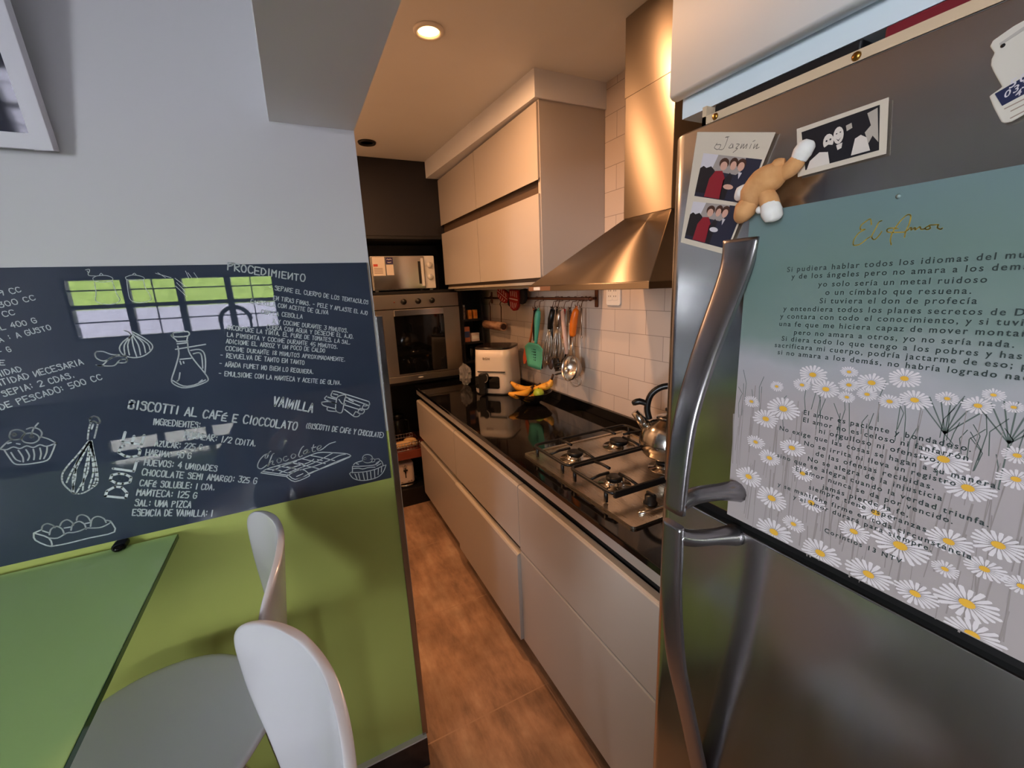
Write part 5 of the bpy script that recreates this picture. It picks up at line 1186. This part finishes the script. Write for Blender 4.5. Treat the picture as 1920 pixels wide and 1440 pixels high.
t, f = card('bw_photo', 'black and white photo of two smiling people', 'photo', [(.306, 1.729), (.227, 1.730), (.223, 1.683), (.300, 1.681)])
p = poly([], 'picture', f, [(.06, .10), (.92, .08), (.93, .90), (.10, .90)], INK, .00005)
WH = mat('print_white', (214, 204, 196), .5)
poly(p, 'light_shirt', f, [(.12, .90), (.16, .74), (.28, .62), (.38, .66), (.40, .9)], WH, .0002)
poly(p, 'foliage', f, [(.80, .16), (.90, .12), (.92, .75), (.86, .60), (.82, .72), (.78, .50), (.84, .40)], mat('print_mid', (176, 166, 156), .5), .0001)
poly(p, 'white_dress', f, [(.64, .86), (.68, .56), (.74, .52), (.80, .60), (.84, .86)], WH, .0002)
poly(p, 'sign', f, [(.58, .26), (.64, .24), (.65, .34), (.59, .37)], mat('print_mid', (176, 166, 156), .5), .0002)
h1 = poly(p, 'bearded_face', f, oval(.385, .46, .062, .15), WH, .0003); poly(h1, 'beard', f, [(.335, .56), (.385, .52), (.435, .55), (.42, .64), (.36, .66)], INK, .0004); poly(h1, 'eye', f, oval(.365, .44, .012, .02, 8), INK, .0004); poly(h1, 'eye', f, oval(.41, .43, .012, .02, 8), INK, .0004)
poly(p, 'smiling_face', f, oval(.50, .40, .058, .165), WH, .0003)
poly(p, 'smile', f, [(.472, .45), (.50, .49), (.533, .445), (.50, .515)], INK, .0004); poly(p, 'eye', f, oval(.48, .36, .010, .012, 8), INK, .0004); poly(p, 'eye', f, oval(.522, .35, .010, .012, 8), INK, .0004)
poly(p, 'neck', f, [(.475, .58), (.545, .56), (.535, .66), (.49, .68)], WH, .0003)
multi('printed_picture', p, t)

# gas-bottle shaped magnet
t = thing('bottle_magnet', 'white gas-bottle shaped magnet with blue label', 'magnet', (PX, .14, 1.715))
GW = mat('magnet_white', (206, 200, 190), .5)
m = MB(); m.prism([(.150, 1.7509), (.1546, 1.7498), (.1604, 1.7471), (.1646, 1.745), (.1657, 1.7417), (.1624, 1.7359), (.1635, 1.7322), (.1632, 1.728), (.161, 1.7229), (.1575, 1.7158), (.1547, 1.7103), (.161, 1.7064), (.1573, 1.6974), (.1514, 1.6854), (.1492, 1.6841), (.1461, 1.6842), (.1405, 1.687), (.115, 1.697), (.119, 1.706), (.123, 1.7155), (.119, 1.7205), (.1185, 1.729), (.122, 1.7375), (.1235, 1.743), (.1215, 1.7505), (.1225, 1.7555), (.136, 1.7545)], PX - .0022, PX, 'x'); m.build('plate', GW, t, bevel=.0008)
m = MB(); m.prism([(.1578, 1.7068), (.1245, 1.7210), (.1225, 1.7085), (.1525, 1.6968)], PX - .0026, PX - .0021, 'x'); lb = m.build('blue_label', mat('label_navy', (30, 36, 72), .5), t)
def mt_(y0, z0, s_): return lambda a, b: (PX - .0028, y0 - a * s_, z0 + a * s_ * .40 + b * s_)
m = MB(); font_text(m, '50', mt_(.1505, 1.7072, .0085)); font_text(m, '0332', mt_(.1523, 1.7015, .0155)); font_text(m, '4', mt_(.1465, 1.7000, .003)); m.build('digits', PALE, lb)
m = MB(); ribbon(m, [[(.1511, 1.6942), (.124, 1.7035)], [(.1475, 1.6914), (.124, 1.6998)], [(.1470, 1.6865), (.120, 1.6975)]], .0008, fp(PX - .0024), 0); m.build('printed_lines', mat('print_grey', (120, 112, 108), .6), t)
m = MB(); m.prism([(.1604, 1.7412), (.1493, 1.7465), (.130, 1.7500), (.130, 1.7475), (.149, 1.744), (.1598, 1.7395)], PX - .0026, PX - .0021, 'x'); m.build('handle_slot', mat('slot_grey', (176, 170, 164), .5), t)
MB().lathe([(.0014, 0), (0, .0002)], (PX - .0024, .1583, 1.7388), 12, axis=(-1, 0, 0)).build('dark_dot', INK, t)

# plush toy magnet: floppy fox-coloured body, white paws
t = thing('plush_magnet', 'small tan plush animal with white paws clipped on', 'plush toy', (.48, .33, 1.68))
TAN = noise_mat('tan_plush', (196, 140, 88), (214, 160, 108), 60, .95, bump=.3); PAW = noise_mat('white_plush', (222, 218, 214), (232, 230, 228), 60, .95, bump=.3)
def blob(name, pts, rs, mt, parent, n=12): return MB().tube(smooth_path(pts, 4), [1.12 * (rs[int(i // 4)] + (rs[min(int(i // 4) + 1, len(rs) - 1)] - rs[int(i // 4)]) * (i % 4) / 4) for i in range(4 * (len(pts) - 1) + 1)], n).build(name, mt, parent)
PQ = lambda y, z, d=.0: (PX - .013 - d, y * .965, 1.58 + (z - 1.58) * .965)
bd = blob('body', [PQ(.3625, 1.664), PQ(.352, 1.672, .004), PQ(.338, 1.684, .005), PQ(.325, 1.689, .003), PQ(.316, 1.692, .0)], [.004, .0125, .0145, .012, .006], TAN, t)
blob('ear', [PQ(.331, 1.693, .004), PQ(.323, 1.699, .006), PQ(.316, 1.700, .004)], [.004, .0055, .003], TAN, t)
blob('arm', [PQ(.323, 1.687, .002), PQ(.311, 1.692, .002), PQ(.304, 1.700, 0)], [.006, .0075, .0065], TAN, t)
blob('paw', [PQ(.3045, 1.699, 0), PQ(.301, 1.706, 0), PQ(.2965, 1.7125, 0), PQ(.2945, 1.716, 0)], [.0065, .0080, .0070, .003], PAW, t)
blob('arm', [PQ(.352, 1.678, .004), PQ(.358, 1.681, .004)], [.005, .005], TAN, t)
blob('paw', [PQ(.357, 1.681, .004), PQ(.3645, 1.678, .005), PQ(.3715, 1.672, .004)], [.006, .0075, .003], PAW, t)
blob('leg', [PQ(.350, 1.668, .006), PQ(.358, 1.658, .006), PQ(.3655, 1.650, .002), PQ(.3675, 1.645, 0)], [.008, .0105, .0075, .003], TAN, t)
blob('leg', [PQ(.336, 1.675, .006), PQ(.330, 1.664, .006), PQ(.3265, 1.656, .006)], [.007, .0085, .0085], TAN, t)
blob('paw', [PQ(.328, 1.659, .006), PQ(.3245, 1.650, .007), PQ(.322, 1.643, .005), PQ(.3215, 1.640, .004)], [.0082, .0095, .0080, .003], PAW, t)
MB().ball(PQ(.341, 1.655, .004), .0042, n=10).build('tail', PAW, t)

# ---------------------------------------------------------------- chalkboard with recipes
t = thing('chalkboard', 'glossy navy chalkboard panel covered in chalk recipes', 'chalkboard', (-.8, 1.18, 1.36))
MB().box(-1.75, .1785, 1.1798, 1.1849, 1.060, 1.657).build('panel', CHALKB, t)
CHK = mat('chalk_line', (196, 206, 212), .25, spec=.6)
YB = 1.17935; fy = lambda a, b: (a, YB, b); fy2 = lambda a, b: (a, YB - .0001, b)
m = MB(); random.seed(5)
BIG = {'DOLCE', 'VAINILLA', 'PROCEDIMIENTO', 'BISCOTTI AL CAFÉ E CIOCCOLATO'}
for s, ax_, az_, bx_, bz_, h in CHALK:
    st, wd = stroke_text(s); dx, dz = (bx_ - ax_) / wd, (bz_ - az_) / wd
    L_ = math.hypot(bx_ - ax_, bz_ - az_); ux, uz = -(bz_ - az_) / L_, (bx_ - ax_) / L_
    w = h * (.15 if s == 'DOLCE' else .165)
    pl = [[(ax_ + p * dx + ux * q * h / 6, az_ + p * dz + uz * q * h / 6) for p, q in k] for k in st if len(k) > 1]
    ribbon(m, [[(a, max(b, 1.0615)) for a, b in k] for k in pl], w, fy, 5)
m.build('lettering', CHK, t, weld=False)
for nm, data, w in (('cupcake_drawing', CUPCAKE, .0026), ('garlic_drawing', GARLIC, .0024), ('oil_jug_drawing', JUG, .0027), ('whisk_drawing', WHISK, .0030), ('egg_box_drawing', EGGBOX, .0028), ('vanilla_drawing', STICKS, .0026), ('chocolate_bar_drawing', CHOCBAR, .0022), ('chocolate_word', CHOCWORD, .0024), ('tartlet_drawing', MUFFIN, .0023), ('mill_drawing', MILLS, .0013), ('wheat_drawing', WHEAT, .0011)):
    ribbon(MB(), data, w, fy2, 6, 3 if len(max(data, key=len)) > 4 else 0)
    m = ribbon(MB(), data, w, fy2, 6, 3); m.build(nm, CHK, t, weld=False)

# ---------------------------------------------------------------- framed picture hanging above
t = thing('picture_frame', 'white-matted dark picture hanging tilted on the white wall', 'picture', (-.362, 1.17, 1.862))
ORG[t.name] = Vector((0, 0, 0))
m = MB(); m.box(-.55, -.524, -.002, .026, 0, .75).box(-.026, 0, -.002, .026, 0, .75).box(-.524, -.026, -.002, .026, 0, .026).box(-.524, -.026, -.002, .026, .724, .75); m.build('frame', mat('frame_white', (216, 216, 224), .4), t, bevel=.001)
MB().box(-.524, -.026, .006, .018, .026, .724).build('print', mat('dark_print', (26, 28, 44), .05, spec=.9), t)
t.location = (-.362, 1.1585, 1.864); t.rotation_euler = (math.radians(12), 0, 0)

# ---------------------------------------------------------------- glass table and bar stools
TG = mat('green_glass', (186, 226, 148), .05, spec=.55, coat=.3)
t = thing('glass_table', 'high green glass table clamped to the lime wall', 'table', (-1.0, .8, 0))
MB().box(-1.75, -.322, .48, 1.172, 1.034, 1.046, .0015).build('tabletop', TG, t)
EDG = mat('glass_edge', (36, 78, 44), .08, spec=.6)
MB().box(-.3219, -.3208, .4815, 1.1705, 1.035, 1.0452).build('polished_edge', EDG, t)
m = MB(); m.cyl((-1.35, .72, 0), (-1.35, .72, .018), .20, n=36); m.cyl((-1.35, .72, .018), (-1.35, .72, 1.02), .035, n=20); m.cyl((-1.35, .72, 1.02), (-1.35, .72, 1.034), .09, n=24); m.build('pedestal', CHROME, t)
def clamp(x, label):
    t = thing('glass_clamp', label, 'clamp', (x, 1.175, 1.046), 'wall clamps of the glass table')
    m = MB(); m.box(x - .013, x + .013, 1.150, 1.1845, 1.0465, 1.060, .005); m.ball((x, 1.152, 1.054), .010, (1.1, 1.1, .8), 14); m.build('jaw', mat('black_chrome', (30, 28, 30), .12, .8), t)
    MB().box(x - .012, x + .012, 1.152, 1.1845, 1.020, 1.0335, .004).build('lower_jaw', CHROME, t)
clamp(-.424, 'black chrome clamp gripping the glass table corner by the wall')

SHELL = mat('white_shell', (200, 200, 207), .22, coat=.3)
def stool(label, loc, heading):
    t = thing('bar_stool', label, 'stool', loc, 'white moulded bar stools', heading); ORG[t.name] = Vector((0, 0, 0))
    # profile along the shell: (forward, height, half width, edge lift)
    prof = [(.405, .752, .03, 0), (.400, .757, .085, 0), (.385, .762, .125, 0), (.35, .767, .168, .002), (.30, .768, .196, .005), (.24, .765, .210, .008), (.18, .763, .206, .010), (.12, .763, .182, .010), (.075, .765, .135, .006), (.042, .771, .088, .002), (.018, .783, .066, 0), (.004, .800, .0635, 0)]
    H, Wd, tl, cv = .326, .205, .12, .255
    for h, w in ((.06, .33), (.12, .37), (.25, .53), (.4, .69), (.55, .86), (.7, .94), (.82, 1.0), (.90, .93), (.955, .72), (.985, .45), (1.0, .18)):
        prof.append((-tl * h * H, .800 + h * H, w * Wd, None))
    NU = 14; vs = []
    for s_, z, w, lift in prof:
        for i in range(NU + 1):
            u = (i / NU * 2 - 1); d = u * w
            if lift is None: vs.append((s_ + cv * d * d / Wd, d, z))
            else: vs.append((s_, d, z + lift * u * u))
    fs = [(j * (NU + 1) + i, j * (NU + 1) + i + 1, (j + 1) * (NU + 1) + i + 1, (j + 1) * (NU + 1) + i) for j in range(len(prof) - 1) for i in range(NU)]
    o = MB().add(vs, fs, True).build('shell', SHELL, t)
    sd = o.modifiers.new('thick', 'SOLIDIFY'); sd.thickness = .013; sd.offset = 0
    sb = o.modifiers.new('smooth', 'SUBSURF'); sb.levels = 2; sb.render_levels = 2
    for sx, sy in ((1, 1), (1, -1), (-1, 1), (-1, -1)):
        l_ = MB().tube(smooth_path([(.20 + sx * .04, sy * .05, .750), (.20 + sx * .10, sy * .115, .735), (.20 + sx * .125, sy * .135, .68), (.20 + sx * .19, sy * .20, .008)], 4), .0085, 10).build('leg', CHROME, t)
        MB().cyl((.20 + sx * .19, sy * .20, 0), (.20 + sx * .19, sy * .20, .014), .012, n=12).build('foot_cap', PLASTB, l_)
    k = .162; MB().tube([(.20 + k, k, .30), (.20 + k, -k, .30), (.20 - k, -k, .30), (.20 - k, k, .30)], .0075, 8, closed=True).build('foot_rail', CHROME, t)
    MB().cyl((.20, 0, .742), (.20, 0, .756), .075, n=24).build('seat_plate', CHROME, t)
    return t
stool('white moulded bar stool tucked under the glass table by the wall', (-.128, .905, 0), math.radians(187))
stool('white moulded bar stool closest to the viewer, overlapping the other', (-.072, .521, 0), math.radians(199.5))
